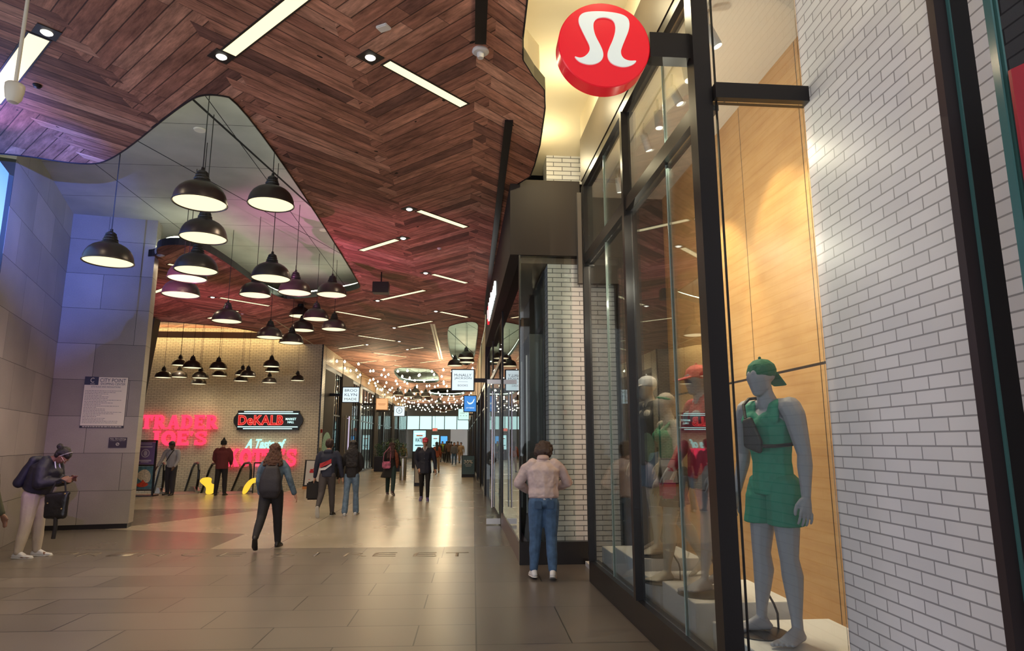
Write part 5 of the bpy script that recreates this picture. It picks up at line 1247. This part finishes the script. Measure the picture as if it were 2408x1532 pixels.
# 2 man of the couple
P = dict(lean=4, legL=(-16, 34, 1), legR=(10, 4, 2), footL=58, footR=0, armL=(2, 9, 10, 5), armR=(2, 12, 12, 0), headyaw=-6, head=4)
o, J = body(1.74, P, SKIN2, None, .012); place(o, -3.02, 15.62, 0, 0); o2, J2 = o, J
tag(o, 'person in a navy jacket with a red and white flash, carrying a black tote', 'person', 'people walking in the hall')
jk = g_top(1.74, J, NAVYC, o, 'jacket', .013, -.03, 1.05, 1, 1.04, hood=True, puff=1.08)
g_pants(1.74, J, mat('taupe trousers', (.060, .052, .055), .8, bump=.3, bscale=14), o, 'trousers', .010, .038, .028)
g_shoes(1.74, J, BSH, SOLEW, o); g_hair(1.74, J, HAIRD, o, 'short', disp=.014)
def patch(J, h, pts, m, name, par, off=.075, t=.004):
    T = J['T']; vs = [(J['chest'] + T @ Vector((x, -off + abs(x)*.16, z))) * h for x, z in pts]
    MB().prism(vs, T @ Vector((0, -t*2, 0))).build(name, m, par, local=True)
patch(J, 1.74, [(-.095, -.120), (.055, -.055), (.052, .0), (-.020, -.035), (-.095, -.062)], mat('red stripe', (.45, .03, .04), .7), 'stripe', jk, .0845); patch(J, 1.74, [(-.095, -.150), (-.02, -.142), (.058, -.080), (.056, -.060), (-.01, -.104), (-.095, -.126)], mat('white stripe', (.65, .65, .68), .7), 'stripe', jk, .085)
hd = world_pt(o, J['handL'] * 1.74)
t = thing('tote_bag', 'flat black tote bag hanging from the hand of the person in navy', 'bag', (hd.x, hd.y, .36)); t.rotation_euler = (0, 0, R(6))
MB().box((-.16, -.05, 0), (.16, .05, .40), bev=.03).build('body', BLK, t, local=True); zt = hd.z - .36
for yy in (-.035, .035): MB().tube([(-.07, yy, .39), (-.045, yy*.6, .39 + (zt-.39)*.6), (-.0, 0, zt+.0), (.045, yy*.6, .39 + (zt-.39)*.6), (.07, yy, .39)], .009).build('handle', BLK, t, local=True)
# 3 woman with very long hair
P = dict(female=True, lean=1, legL=(-6, 3, 2), legR=(8, 4, 2), footL=0, footR=0, armL=(2, 12, 12, 0), armR=(10, 7, 60, 30), head=2)
o, J = body(1.70, P, SKIN2, None, .012, fine=False); place(o, -2.50, 15.8, 0, 0)
tag(o, 'person with very long dark hair, black jacket and flared blue jeans, holding a hand', 'person', 'people walking in the hall')
g_top(1.70, J, BLK, o, 'jacket', .012, -.03, 1.0, 1, 1.02, True, puff=1.06); g_pants(1.70, J, JEANL, o, 'jeans', .006, .034, .043, fem=True); g_shoes(1.70, J, WSH, SOLEW, o); g_hair(1.70, J, HAIRB, o, 'long', .19, .088, .020)
# 4 woman in the skirt
P = dict(female=True, lean=3, legL=(16, 4, 4), legR=(-18, 14, 6), footL=0, footR=20, armL=(6, 9, 20, 10), armR=(10, 14, 50, 10), head=4, headyaw=-15)
o, J = body(1.68, P, SKIN2, None, .014, fine=False); place(o, -2.2, 21.6, 0, -8)
tag(o, 'person with long reddish hair, black flared coat and dark green trousers, side bag swinging', 'person', 'people walking in the hall')
g_top(1.68, J, BLK, o, 'coat', .012, -.02, 1.0, 1, 1.0, True); g_pants(1.68, J, mat('bottle green trousers', (.012, .035, .035), .7), o, 'trousers', .008, .040, .034, fem=True); g_shoes(1.68, J, mat('plum shoe', (.08, .04, .06), .5), SOLEW, o); g_hair(1.68, J, mat('dark red hair', (.055, .016, .016), .45, bump=.5, bscale=30, stretch=(8, 8, 1)), o, 'long', .14, .078, .018)
S = Solid(1.68); hp = J['hip']; S.hull((hp + Vector((-.01, -.0, .06)), (.085, .065, .02)), (hp + Vector((-.045, -.01, -.19)), (.150, .10, .012))); S.build('skirt', BLK, o, .014, 1, .012, .1)
ss = g_top(1.68, J, mat('rust patterned scarf', (.20, .055, .025), .8, var=.6, bscale=60), o, 'scarf', .016, .02, 1.0, 0, 1.0, True) if False else None
S = Solid(1.68); q = lambda x, y, z: J['neck0'] + J['T'] @ Vector((x, y, z)); S.cap((q(.07, .0, .0), .025), (q(.105, -.02, -.09), (.035, .04, .05)), (q(.12, .0, -.20), (.035, .04, .05)), (q(.115, .02, -.31), (.02, .03, .02))); S.build('scarf', mat('rust patterned scarf', (.20, .055, .025), .8, var=.6, bscale=60), o, .012, 2, .01)
hp_w = world_pt(o, hp*1.68)
t = thing('shoulder_bag', 'small pink shoulder bag on the hip of the person in the flared coat', 'bag', (hp_w.x-.12, hp_w.y-.20, hp_w.z-.02))
MB().box((-.13, -.04, -.02), (.13, .04, .20), bev=.03).build('body', mat('pink bag', (.55, .14, .25), .5, var=.6, bscale=14), t, local=True); MB().tube([(-.11, 0, .19), (-.09, .06, .45), (.08, .12, .66), (.12, .1, .45), (.11, 0, .19)], .009).build('strap', mat('pink strap', (.5, .15, .25), .5), t, local=True)
# 5 man in the pink cap, facing the camera
P = dict(lean=1, legL=(10, 4, 1), legR=(-8, 14, 1), footL=0, footR=16, armL=(2, 11, 12, 8), armR=(-4, 8, 36, 50), girth=1.04)
o, J = body(1.78, P, SKIN2, None, .010); place(o, -1.0, 19.3, 0, 178)
tag(o, 'person in a pink cap, sunglasses and dark navy coat walking towards the camera', 'person', 'people walking in the hall')
ct = g_top(1.78, J, mat('dark navy coat', (.014, .016, .032), .7, bump=.3, bscale=12), o, 'coat', .015, -.10, 1.18, 1, 1.06, disp=.012, puff=1.06); g_pants(1.78, J, BLK, o, 'trousers', .006, .034, .026); g_shoes(1.78, J, mat('violet shoe', (.10, .08, .22), .5), SOLEW, o)
g_cap(1.78, J, mat('pink cap cloth', (.60, .05, .10), .8), o); N = J['HR']; hc = J['head']
def hp_(x, y, z): return (hc + N @ Vector((x, y, z))) * 1.78
m_ = MB()
for s in (-1, 1): m_.ball(hp_(s*.019, .052, .010), (.030, .010, .017), 2)
m_.rod(hp_(-.04, .046, .013), hp_(.04, .046, .013), .004).rod(hp_(-.04, .046, .013), hp_(-.046, .0, .012), .003).rod(hp_(.04, .046, .013), hp_(.046, .0, .012), .003); m_.build('sunglasses', mat('black lens', (.01, .01, .01), .1), o, local=True)
m_ = MB().ball(hp_(0, .0515, -.031), (.020, .006, .004), 2); m_.build('mouth', mat('lip', (.30, .09, .08), .5), o, local=True)
T = J['T']; q = lambda x, y, z: (J['neck0'] + T @ Vector((x, y, z))) * 1.78
MB().prism([q(-.045, .040, .012), q(-.004, .058, -.06), q(-.004, .058, -.02), q(-.02, .040, .022)], T @ Vector((0, .012, 0))).prism([q(.045, .040, .012), q(.020, .040, .022), q(.004, .058, -.02), q(.004, .058, -.06)], T @ Vector((0, .012, 0))).build('collar', mat('pale collar', (.55, .48, .46), .7), ct, local=True)
m_ = MB()
for zz in (-.10, -.17, -.24): m_.ball(q(.002, .095, zz), .010, 1)
for s in (-1, 1): m_.ball(q(s*.06, .080, -.21), .009, 1)
m_.build('button', mat('steel stud', (.5, .5, .52), .3, .9), ct, local=True)
# 6 woman in the pale pink jacket looking into the shop
P = dict(female=True, lean=7, legL=(2, 2, 3), legR=(-2, 10, 1), footL=0, footR=14, armL=(16, 30, 78, 38), armR=(18, 32, 80, 36), girth=1.28, head=34, headyaw=-14)
o, J = body(1.68, P, SKIN2, None, .009); place(o, 1.05, 8.36, 0, -3)
tag(o, 'person in a pale pink jacket and blue jeans facing the shop window', 'person', 'people walking in the hall')
jk = g_top(1.68, J, mat('pale pink cotton', (.50, .40, .395), .85, bump=.6, bscale=9, var=.08), o, 'jacket', .018, .028, 1.02, 1, 1.16, True, .036, vox=.010, puff=1.13, cuff=.026)
S = Solid(1.68); T = J['T']; up = T @ Vector((0, 0, 1)); S.hull((J['hip'] + up*.022, (.108, .083, .008), T), (J['hip'] + up*.036, (.110, .085, .006), T)); S.build('waistband', mat('pale pink rib', (.44, .33, .32), .9), jk, .008, 1)
S = Solid(1.68); S.hull((J['hip'] + up*.004, (.103, .078, .010), T), (J['hip'] + up*.03, (.100, .075, .006), T)); S.build('shirt', mat('grey tee', (.42, .42, .46), .8), o, .008, 1)
jn = g_pants(1.68, J, JEAN, o, 'jeans', .010, .040, .031, top=.028, fem=True, g=1.14, vox=.010, disp=.012, length=.95)
g_shoes(1.68, J, WSH, SOLEW, o, .005); g_hair(1.68, J, HAIRD, o, 'curly', disp=.022); S = Solid(1.68); S.hull((J['neck0'] + J['T'] @ Vector((0, -.012, .004)), (.050, .044, .016), J['T']), (J['neck0'] + J['T'] @ Vector((0, -.004, .026)), (.044, .042, .010), J['T'])); S.build('collar', mat('pale pink rib', (0, 0, 0)), jk, .008, 2)
for s in (-1, 1): 
    hq = (J['hip'] + Vector((s*.045, -.078, -.012)))*1.68
    MB().box(hq + Vector((-.045, -.012, -.06)), hq + Vector((.045, .004, .035)), bev=.006).build('pocket', mat('dark denim', (.035, .075, .15), .8), jn, local=True)
# 7 woman at the left with a phone
P = dict(female=True, lean=20, legL=(6, 4, 2), legR=(-2, 6, 2), footL=0, footR=0, toeL=5, toeR=5, armL=(26, 10, 96, 22), armR=(20, 12, 100, 20), girth=1.12, head=38)
o, J = body(1.70, P, SKIN1, None, .009); place(o, -6.28, 10.5, 0, -88)
tag(o, 'person at the left in a black jacket and cream trousers looking down at a phone', 'person', 'people walking in the hall')
jk = g_top(1.70, J, mat('black quilted cloth', (.014, .014, .024), .6, bump=.5, bscale=6), o, 'jacket', .030, .02, 1.0, 1, 1.22, True, .02, puff=1.25, hood=True)
g_pants(1.70, J, mat('cream cotton', (.50, .43, .35), .8, bump=.4, bscale=10), o, 'trousers', .012, .044, .034, fem=True, g=1.14); g_shoes(1.70, J, WSH, SOLEW, o, .005); g_hair(1.70, J, HAIRB, o, 'bun')
N = J['HR']; hc = J['head']; HH = 1.70
hb = lambda x, y, z: (hc + N @ Vector((x, y, z))) * HH
m_ = MB(); rg = [hb(.052*math.cos(a), .002 + .012*math.sin(a), .004 + .076*math.sin(a)) for a in [i*PI/12 for i in range(13)]]; m_.tube(rg, .006); m_.build('headband', mat('grey band', (.35, .32, .33), .6), o, local=True)
m_ = MB()
for s in (-1, 1): m_.tube([hb(s*.020 + .015*math.cos(a), .056, .006 + .012*math.sin(a)) for a in [i*PI/5 for i in range(11)]], .0022); m_.rod(hb(s*.036, .055, .008), hb(s*.044, .0, .008), .0022)
m_.build('glasses', mat('pale frame', (.6, .5, .35), .3, .5), o, local=True)
m_ = MB(); T = J['T']
for s in (-1, 1): m_.tube([(J['neck0'] + T @ Vector((s*.030, .045, -.0)))*HH, (J['neck0'] + T @ Vector((s*.035, .085, -.06)))*HH, (J['neck0'] + T @ Vector((s*.03, .095, -.15)))*HH, (J['neck0'] + T @ Vector((s*.025, .098, -.21)))*HH], .009)
m_.build('drawstring', mat('white cord', (.6, .6, .65), .6), jk, local=True)
hR = world_pt(o, J['handR']*HH); hL = world_pt(o, J['handL']*HH); mid = (hR + hL)/2
t = MB().box((-.075, -.038, -.005), (.075, .038, .005), bev=.004).build('phone', mat('plum phone case', (.16, .04, .07), .4)); t.location = mid + Vector((.035, -.01, .015)); t.rotation_euler = (0, R(-32), 0); tag(t, 'phone in a plum case held by the person at the left', 'phone')
S = Solid(1); 
S.hull((Vector((-.11, 0, .02)), .05), (Vector((.11, 0, .02)), .05), (Vector((-.13, 0, .30)), .045), (Vector((.12, 0, .32)), .04)); S.hull((Vector((-.1, 0, .32)), .03), (Vector((.15, .0, .34)), .03))
el = world_pt(o, J['elbR'].lerp(J['wrR'], .75)*HH)
bg = S.build('handbag', mat('black leather', (.012, .011, .013), .3, bump=.4, bscale=12), None, .012, 3, .02); bg.location = (el.x + .10, el.y - .06, el.z - .50); tag(bg, 'black leather handbag hanging from the forearm of the person at the left', 'bag')
m_ = MB().tube([(-.10, 0, .33), (-.06, .02, .50), (.0, .03, .53), (.07, .02, .50), (.11, 0, .34)], .013); m_.build('handle', BLK, bg, local=True)
MB().tube([(.02, -.02, .0), (.03, -.02, -.14), (.02, -.02, -.30)], .028).build('strap', BLK, bg, local=True); MB().ball((.12, -.04, .33), .014, 1).ball((-.10, -.05, .20), .012, 1).ball((.10, -.05, .12), .014, 1).build('stud', mat('gold stud', (.7, .55, .3), .25, .9), bg, local=True)
# bag on the back
S = Solid(HH); q = lambda x, y, z: J['hip'] + J['T'] @ Vector((x, y, z)); S.hull((q(-.05, -.115, .26), .035), (q(.05, -.115, .26), .035), (q(-.055, -.135, .05), .045), (q(.055, -.135, .05), .045)); b_ = S.build('backpack', mat('dark navy nylon', (.012, .013, .025), .6, bump=.3, bscale=12), None, .014, 2, .02); place(b_, -6.28, 10.5, 0, -88); tag(b_, 'dark navy backpack behind the person looking at a phone', 'backpack')
# 8 grey sweater at the escalator, facing the camera
P = dict(lean=8, legL=(6, 4, 3), legR=(-4, 8, 3), armL=(20, 12, 30, 20), armR=(8, 18, 26, 10), head=20, girth=1.05, side=-4)
o, J = body(1.72, P, SKIN3, None, .013, fine=False); place(o, -9.20, 22.15, 0, 172); tag(o, 'person in a light grey sweater and dark trousers at the left escalator', 'person', 'people at the escalators')
g_top(1.72, J, mat('light grey wool', (.36, .35, .37), .9, bump=.3, bscale=20), o, 'sweater', .012, -.02, 1.0, 1, 1.06, puff=1.08); g_pants(1.72, J, mat('charcoal trousers', (.03, .027, .035), .8), o, 'trousers', .012, .044, .036); g_shoes(1.72, J, BSH, BSH, o); g_hair(1.72, J, HAIRB, o, 'short')
m_ = MB().tube([(J['neck0'] + J['T'] @ Vector((-.05, .045, .0)))*1.72, (J['chest'] + J['T'] @ Vector((.0, .088, -.0)))*1.72, (J['waist'] + J['T'] @ Vector((.07, .07, 0)))*1.72], .012); m_.build('bag_strap', BLK, o, local=True)
# 9 red coat and black beanie
P = dict(lean=0, legL=(0, 3, 3), legR=(2, 3, 3), armL=(10, 8, 44, 24), armR=(10, 8, 44, 24), girth=1.1)
o, J = body(1.74, P, SKIN2, None, .014, fine=False); place(o, -7.55, 21.9, 0, 4); tag(o, 'person in a dark red coat and black pointed beanie at the right escalator', 'person', 'people at the escalators')
g_top(1.74, J, mat('dark red coat', (.13, .022, .025), .85, bump=.4, bscale=10), o, 'coat', .020, -.06, 1.1, 1, 1.1, puff=1.14, hood=True); g_pants(1.74, J, BLK, o, 'trousers', .010, .040, .034); g_shoes(1.74, J, BSH, BSH, o)
S = Solid(1.74); N = J['HR']; c = J['head']; S.hull((c + N @ Vector((0, -.006, -.012)), (.054, .060, .014), N), (c + N @ Vector((0, -.012, .035)), (.052, .056, .040), N)); S.cap((c + N @ Vector((0, -.012, .06)), .030), (c + N @ Vector((.004, -.018, .105)), .010)); S.build('beanie', BLK, o, .008, 2)
# 10 person just outside the left edge, only a shoe tip shows
P = dict(female=True, legL=(4, 3, 3), legR=(-4, 5, 3), armL=(5, 10, 20, 10), armR=(5, 10, 20, 10))
o, J = body(1.68, P, SKIN1, None, .014, fine=False); place(o, -5.27, 7.80, 0, -90); tag(o, 'person outside the left edge whose white shoe tip shows low at the frame', 'person', 'people walking in the hall')
g_top(1.68, J, mat('olive jacket', (.06, .06, .035), .8), o, 'jacket', .012, -.02, 1.0, 1, 1.0, True); g_pants(1.68, J, BLK, o, 'trousers', .008, .036, .028, fem=True); g_shoes(1.68, J, WSH, SOLEW, o); g_hair(1.68, J, HAIRD, o, 'short')

# far people: each its own pose and clothes
def small(px, py, h, hd, top, leg, lab, fem=False, hair=HAIRB, long_=False, skin=SKIN2, walk=0, skirt=None):
    q = on_z(px, py, 0); q = q * ((50 + (px*7) % 12) / q.y) if q.y > 50 else q; P = dict(female=fem, lean=2, legL=(walk, 4, 3), legR=(-walk, 6 + walk*.4, 3), footR=walk*.7, armL=(-walk*.6, 10, 18, 10), armR=(walk*.6, 10, 25, 10), girth=1.05)
    v = .016 if q.y < 35 else .022
    o, J = body(h, P, skin, None, v, fine=False, face=q.y < 35); place(o, q.x, q.y, 0, hd); tag(o, lab, 'person', 'distant people down the corridor')
    g_top(h, J, top, o, 'top', .014, -.04, 1.05, 1, 1.05, fem, vox=v); g_pants(h, J, leg, o, 'trousers', .008, .038, .030, fem=fem, vox=v)
    if skirt: S = Solid(h); S.hull((J['hip'] + Vector((0, 0, .05)), (.08, .06, .01)), (J['hip'] + Vector((0, 0, -.2)), (.11, .09, .006))); S.build('skirt', skirt, o, v, 1)
    g_hair(h, J, hair, o, 'long' if long_ else 'short', .12, .05, vox=v*.8); g_shoes(h, J, BSH, BSH, o, .012); return o
CL = lambda n, c: mat(n, c, .8)
ORG = CL('burnt orange cloth', (.28, .07, .03)); TANC = CL('tan cloth', (.32, .22, .13)); GRNC = CL('lime cloth', (.30, .45, .06)); BRN = CL('brown cloth', (.10, .05, .03)); GRYC = CL('grey cloth', (.12, .12, .13))
small(1026, 1112, 1.68, 10, ORG, SKIN2 if False else TANC, 'distant person in an orange top half hidden behind the man in the pink cap', True, HAIRB, True)
small(899, 1092, 1.76, 20, BLK, BLK, 'distant person all in black beside the left row of shops', walk=6)
small(947, 1100, 1.55, 180, CL('khaki cloth', (.16, .12, .06)), BLK, 'distant person in khaki in front of the green planter')
small(1050, 1082, 1.76, 0, BLK, BLK, 'distant person in black walking in the centre of the corridor, closest of the far group', True, HAIRD, True, walk=10)
small(1076, 1080, 1.72, 180, BRN, TANC, 'distant person in brown at the right side of the far group', True, HAIRB, True, walk=6)
small(1084, 1078, 1.66, 160, TANC, TANC, 'distant person in tan at the right end of the far group')
small(1040, 1068, 1.75, 180, GRNC, BLK, 'distant person with a lime green top at the left of the far group', walk=6)
small(1033, 1071, 1.70, 0, BLK, GRYC, 'distant person in black next to the one in lime green', True, HAIRD, True)
small(1061, 1068, 1.74, 0, BLK, BLK, 'distant person in dark clothes in the middle of the far group', walk=8)
small(1068, 1070, 1.66, 180, GRYC, JEAN, 'distant person in a grey top and jeans in the far group', True, HAIRD, True)
small(1055, 1063, 1.78, 0, BRN, BLK, 'tiny distant person in brown at the back of the far group')

# ------------------------------------------------------------------ MANNEQUINS and their plinths
MS = mat('matte grey mannequin skin', (.30, .29, .33), .6, bump=.05, bscale=300); MS2 = mat('pale beige mannequin skin', (.42, .37, .31), .6)
PLW = mat('white plinth', (.62, .62, .64), .5); PLATE = mat('dark steel plate', (.04, .038, .04), .35, .7)
def plinth(x0, y0, x1, y1, z, lab, rz=0):
    o = MB().box((-(x1-x0)/2, -(y1-y0)/2, 0), ((x1-x0)/2, (y1-y0)/2, z - .061), bev=.004).build('plinth', PLW); o.location = ((x0+x1)/2, (y0+y1)/2, .061); o.rotation_euler = (0, 0, rz); tag(o, lab, 'plinth', 'white plinths in the display window'); return o
plinth(1.86, 4.06, 2.75, 4.96, .36, 'white plinth under the grey mannequin in green')
plinth(1.78, 5.08, 2.55, 5.90, .455, 'white plinth under the mannequin in the pink cap')
plinth(1.78, 5.98, 2.40, 6.62, .40, 'white plinth under the mannequin in the green crop top')
plinth(1.74, 6.72, 2.45, 7.5, .50, 'tallest white plinth, under the mannequin in the charcoal tee')
plinth(1.72, 7.6, 2.2, 8.1, .42, 'empty white plinth at the far end of the display window')
def base_plate(o, J, h, k, x=0, y=0):
    q = J['heel'+k] * h; m_ = MB().lathe([(0, 0), (.19, 0), (.19, .006), (.18, .010), (0, .010)], (q.x + x, q.y + .07 + y, -.0095), 48); m_.build('base_plate', PLATE, o, True, local=True)
    c = J['ank'+k].lerp(J['knee'+k], .4) * h
    MB().tube([(c.x, c.y - .035, c.z), (c.x, c.y - .10, c.z - .10), (c.x + .0, q.y - .09, .10), (c.x, q.y - .09, .0)], .008).build('support_rod', PLATE, o, local=True)
# big grey one in green
HM = 1.86
P = dict(lean=1, legL=(3, 4, 3), legR=(3, 3, 5), toeL=14, toeR=22, armL=(0, 12, 14, 8), armR=(-4, 11, 16, 8), head=4, headyaw=4, curl=22)
o, J = body(HM, P, MS, None, .0055, bare=True, muscle=1.14, face=False); o.name = 'mannequin'; place(o, 2.175, 4.50, .372, 108)
S = None
tag(o, 'grey mannequin in a green tank top and shorts with a backward green cap', 'mannequin', 'mannequins in the display window')
GRT = mat('green jersey', (.012, .23, .145), .75, bump=.12, bscale=26, var=.10)
T = J['T']; up = T @ Vector((0, 0, 1)); S = Solid(HM); ch = J['chest']
S.hull((J['hip'] + up*-.035, (.090, .070, .006), T), (J['waist'], (.081, .062, .03), T)); S.hull((J['waist'], (.081, .062, .03), T), (ch + T @ Vector((0, .004, .015)), (.106, .070, .05), T))
for s in (-1, 1): S.hull((ch + T @ Vector((s*.040, .038, .035)), (.046, .030, .034), T)); S.cap((ch + T @ Vector((s*.058, .044, .035)), (.038, .016, .02), T), (ch + T @ Vector((s*.062, .028, .088)), (.024, .016, .012), T), (J['neck0'] + T @ Vector((s*.062, .004, -.003)), (.019, .020, .010), T), (ch + T @ Vector((s*.056, -.040, .075)), (.030, .016, .02), T), (ch + T @ Vector((s*.05, -.05, .03)), (.04, .016, .03), T))
tk = S.build('tank_top', GRT, o, .0065, 3, .010, .09)
sh_ = g_pants(HM, J, mat('green woven shorts', (.010, .21, .135), .7, bump=.12, bscale=20), o, 'shorts', .011, top=.02, short=.50, vox=.0065, disp=.010, g=1.04)
cp = g_cap(HM, J, mat('green cap cloth', (.012, .13, .065), .8, bump=.3, bscale=60), o, True, visor_up=-.03)
base_plate(o, J, HM, 'R')
# sling bag across the chest
SB = mat('black nylon bag', (.014, .012, .014), .55, bump=.2, bscale=40)
q = lambda x, y, z: (J['chest'] + T @ Vector((-x, y, z))) * HM
bgo = empty('sling_bag', (0, 0, 0)); place(bgo, 2.175, 4.50, .372, 108); tag(bgo, 'black sling bag across the chest of the mannequin in green', 'bag')
S = Solid(1); S.hull((q(-.020, .094, .030), .020), (q(.008, .096, .036), .020), (q(-.015, .098, -.055), .024), (q(.040, .094, -.075), .022), (q(.045, .092, -.045), .020)); S.build('pouch', SB, bgo, .006, 4)
MB().tube([q(-.018, .094, .04), q(-.05, .070, .095), q(-.058, .035, .118), q(-.060, .0, .122)], .011).tube([q(-.060, .0, .122), q(-.04, -.05, .10), q(.04, -.068, .0), q(.080, -.052, -.045), q(.106, .0, -.055), q(.082, .054, -.060), q(.05, .084, -.06)], .012).build('strap', SB, bgo, local=True)
# second: pink cap
P = dict(female=True, lean=1, legL=(10, 3, 2), legR=(-8, 6, 2), toeL=6, toeR=6, footR=8, armL=(0, 12, 20, 8), armR=(4, 12, 30, 12), head=2)
HP = 1.84
o, J = body(HP, P, MS, None, .008, bare=True, face=False, muscle=.95); o.name = 'mannequin'; place(o, 2.08, 5.52, .465, 100); tag(o, 'grey mannequin in a red jacket and coral pink cap, behind the corner post', 'mannequin', 'mannequins in the display window')
REDC = mat('crimson jersey', (.42, .02, .05), .75, bump=.2, bscale=20)
g_top(HP, J, REDC, o, 'jacket', .012, -.05, 1.06, 1, 1.04, True, vox=.010); g_pants(HP, J, mat('grey shorts', (.20, .20, .22), .7), o, 'shorts', .008, fem=True, short=.35, vox=.010); g_cap(HP, J, mat('coral cap cloth', (.62, .10, .09), .8), o); base_plate(o, J, HP, 'L')
hw_ = world_pt(o, J['handR']*HP)
b_ = MB().box((-.07, -.04, -.16), (.07, .04, .0), bev=.025).build('pouch', mat('hot pink pouch', (.62, .05, .16), .5)); b_.location = hw_ - Vector((.0, .0, .03)); tag(b_, 'hot pink pouch hanging from the hand of the mannequin in red', 'bag')
# third: green crop top
P = dict(female=True, lean=2, legL=(14, 8, 2), legR=(-16, 14, 2), footR=24, toeL=6, toeR=6, armL=(10, 14, 16, 5), armR=(-10, 16, 26, 10), girth=1.14, head=2)
HG = 1.74
o, J = body(HG, P, MS2, None, .008, bare=True, face=False, muscle=1.1); o.name = 'mannequin'; place(o, 2.03, 6.25, .41, 96); tag(o, 'pale mannequin in a green crop top, headband and dark shorts', 'mannequin', 'mannequins in the display window')
T = J['T']; up = T @ Vector((0, 0, 1)); S = Solid(HG); S.hull((J['waist'] + up*.02, (.082, .062, .008), T), (J['chest'] + up*.02, (.092, .066, .03), T))
for s in (-1, 1): S.hull((J['chest'] + T @ Vector((s*.034, .050, .022)), (.040, .040, .036), T)); S.cap((J['chest'] + T @ Vector((s*.045, .06, .05)), .010), (J['neck0'] + T @ Vector((s*.05, .0, .0)), .009), (J['chest'] + T @ Vector((s*.04, -.055, .05)), .010))
S.build('crop_top', mat('emerald jersey', (.02, .24, .12), .7, bump=.2, bscale=25), o, .008, 2)
g_pants(HG, J, mat('umber shorts', (.06, .045, .035), .75), o, 'shorts', .012, top=.05, fem=True, short=.55, g=1.12, vox=.010)
N = J['HR']; c = J['head']; S = Solid(HG); S.hull((c + N @ Vector((0, -.008, .024)), (.0455, .053, .004), N @ Rx(.25)), (c + N @ Vector((0, -.008, .036)), (.045, .052, .004), N @ Rx(.25))); S.build('headband', mat('emerald jersey', (0, 0, 0)), o, .005, 1); base_plate(o, J, HG, 'L')
# fourth: charcoal tee
P = dict(lean=1, legL=(5, 3, 3), legR=(-3, 4, 3), toeL=8, toeR=8, armL=(0, 10, 14, 8), armR=(2, 10, 16, 8), head=2)
o, J = body(1.86, P, MS2, None, .009, bare=True, face=False); o.name = 'mannequin'; place(o, 2.08, 7.05, .51, 98); tag(o, 'pale mannequin in a charcoal tee, blue shorts and light grey cap', 'mannequin', 'mannequins in the display window')
g_top(1.86, J, mat('charcoal jersey', (.055, .050, .048), .8, bump=.2, bscale=20), o, 'tee_shirt', .012, -.045, 1.04, .75, 1.04, vox=.010, collar=False); g_pants(1.86, J, mat('slate blue shorts', (.10, .15, .23), .75), o, 'shorts', .012, short=.62, vox=.010); g_cap(1.86, J, mat('light grey cap cloth', (.42, .43, .45), .8), o); base_plate(o, J, 1.86, 'L')

# ---- track lights in the display window
TW = mat('white track head', (.66, .62, .58), .4); TB_ = emis('track bulb', (1.0, .93, .75), 4.0)
tr = MB().box((2.02, 4.3, 5.24), (2.06, 8.9, 5.279)).build('lighting_track', TW); tag(tr, 'white lighting track on the ceiling of the display window', 'track')
def track_head(px, py, lab, tgt, pw):
    v = ray(px, py); x = 2.04; tt = x / v.x; p = Vector((0, 0, CZ)) + v*tt
    if p.z > 5.12: tt = (5.10 - CZ)/v.z; p = Vector((0, 0, CZ)) + v*tt
    p = Vector((2.04, p.y, 5.08))
    t = thing('track_spotlight', lab, 'spotlight', p, 'track spotlights in the display window')
    d = (Vector(tgt) - p).normalized(); e = p + d*.17
    m_ = MB().rod(p - d*.02, e, .042, seg=20); m_.build('head', TW, t); MB().rod((p.x, p.y, p.z), (p.x, p.y, 5.238), .012).build('stem', TW, t)
    MB().rod(e, e + d*.004, .036, seg=20).build('bulb', TB_, t)
    if pw:
        l = lamp('SPOT', d*.20, pw, (1.0, .80, .52), 'lamp_light', t, spot=64, blend=.5); l.rotation_euler = d.to_track_quat('-Z', 'Y').to_euler()
for px, py, lab, tg, pw in ((1618, 62, 'track spotlight nearest the corner post at the top', (3.0, 4.75, 2.9), 120), (1583, 150, 'second track spotlight down from the corner post', (2.1, 4.6, 1.6), 110), (1546, 205, 'third track spotlight, left of the second', (3.0, 5.6, 2.8), 130),
                            (1515, 262, 'fourth track spotlight in the row', (2.1, 6.0, 1.4), 160), (1490, 316, 'fifth track spotlight in the row', (3.0, 7.2, 2.4), 220), (1446, 392, 'sixth track spotlight, beyond the mullion', (2.1, 7.2, 1.6), 130), (1426, 418, 'last track spotlight at the far end', (2.6, 8.8, 1.6), 60)):
    track_head(px, py, lab, tg, pw)
for y in (4.9, 6.2, 7.6): lamp('POINT', (1.9, y, 4.0), 24, (1.0, .84, .62), 'window_fill_light')  # added fill lamps without fixtures, raising the light in the window
for y in (5.3, 6.7): lamp('POINT', (1.80, y, 3.3), 26, (1.0, .88, .70), 'display_fill_light')  # more added fill, unseen, to brighten the mannequins
# warm lamps inside the second shop
for k, (x, y) in enumerate(((1.9, 11), (1.9, 14.5), (2.6, 17.5))): lamp('POINT', (x, y, 3.9), 14, (1.0, .85, .65), 'shop_light')
for x, y in ((1.15, 15.2), (1.15, 16.0), (1.15, 16.8), (1.15, 17.7), (1.15, 18.6)):
    o = MB().lathe([(0, -.02), (.06, -.018), (.07, -.0005), (0, -.0005)], (0, 0, 0), 18).build('downlight', DLAMP); o.location = (x, y, 4.30); tag(o, 'round downlight in the ceiling of the second shop, seen over the open glass door', 'downlight', 'round downlights of the second shop')
# warm cove glow on the cream soffit above the red sign
for y in (3.2, 5.2, 7.0, 8.6): lamp('POINT', (1.15, y, 5.55), 26, (1.0, .86, .52), 'soffit_light')
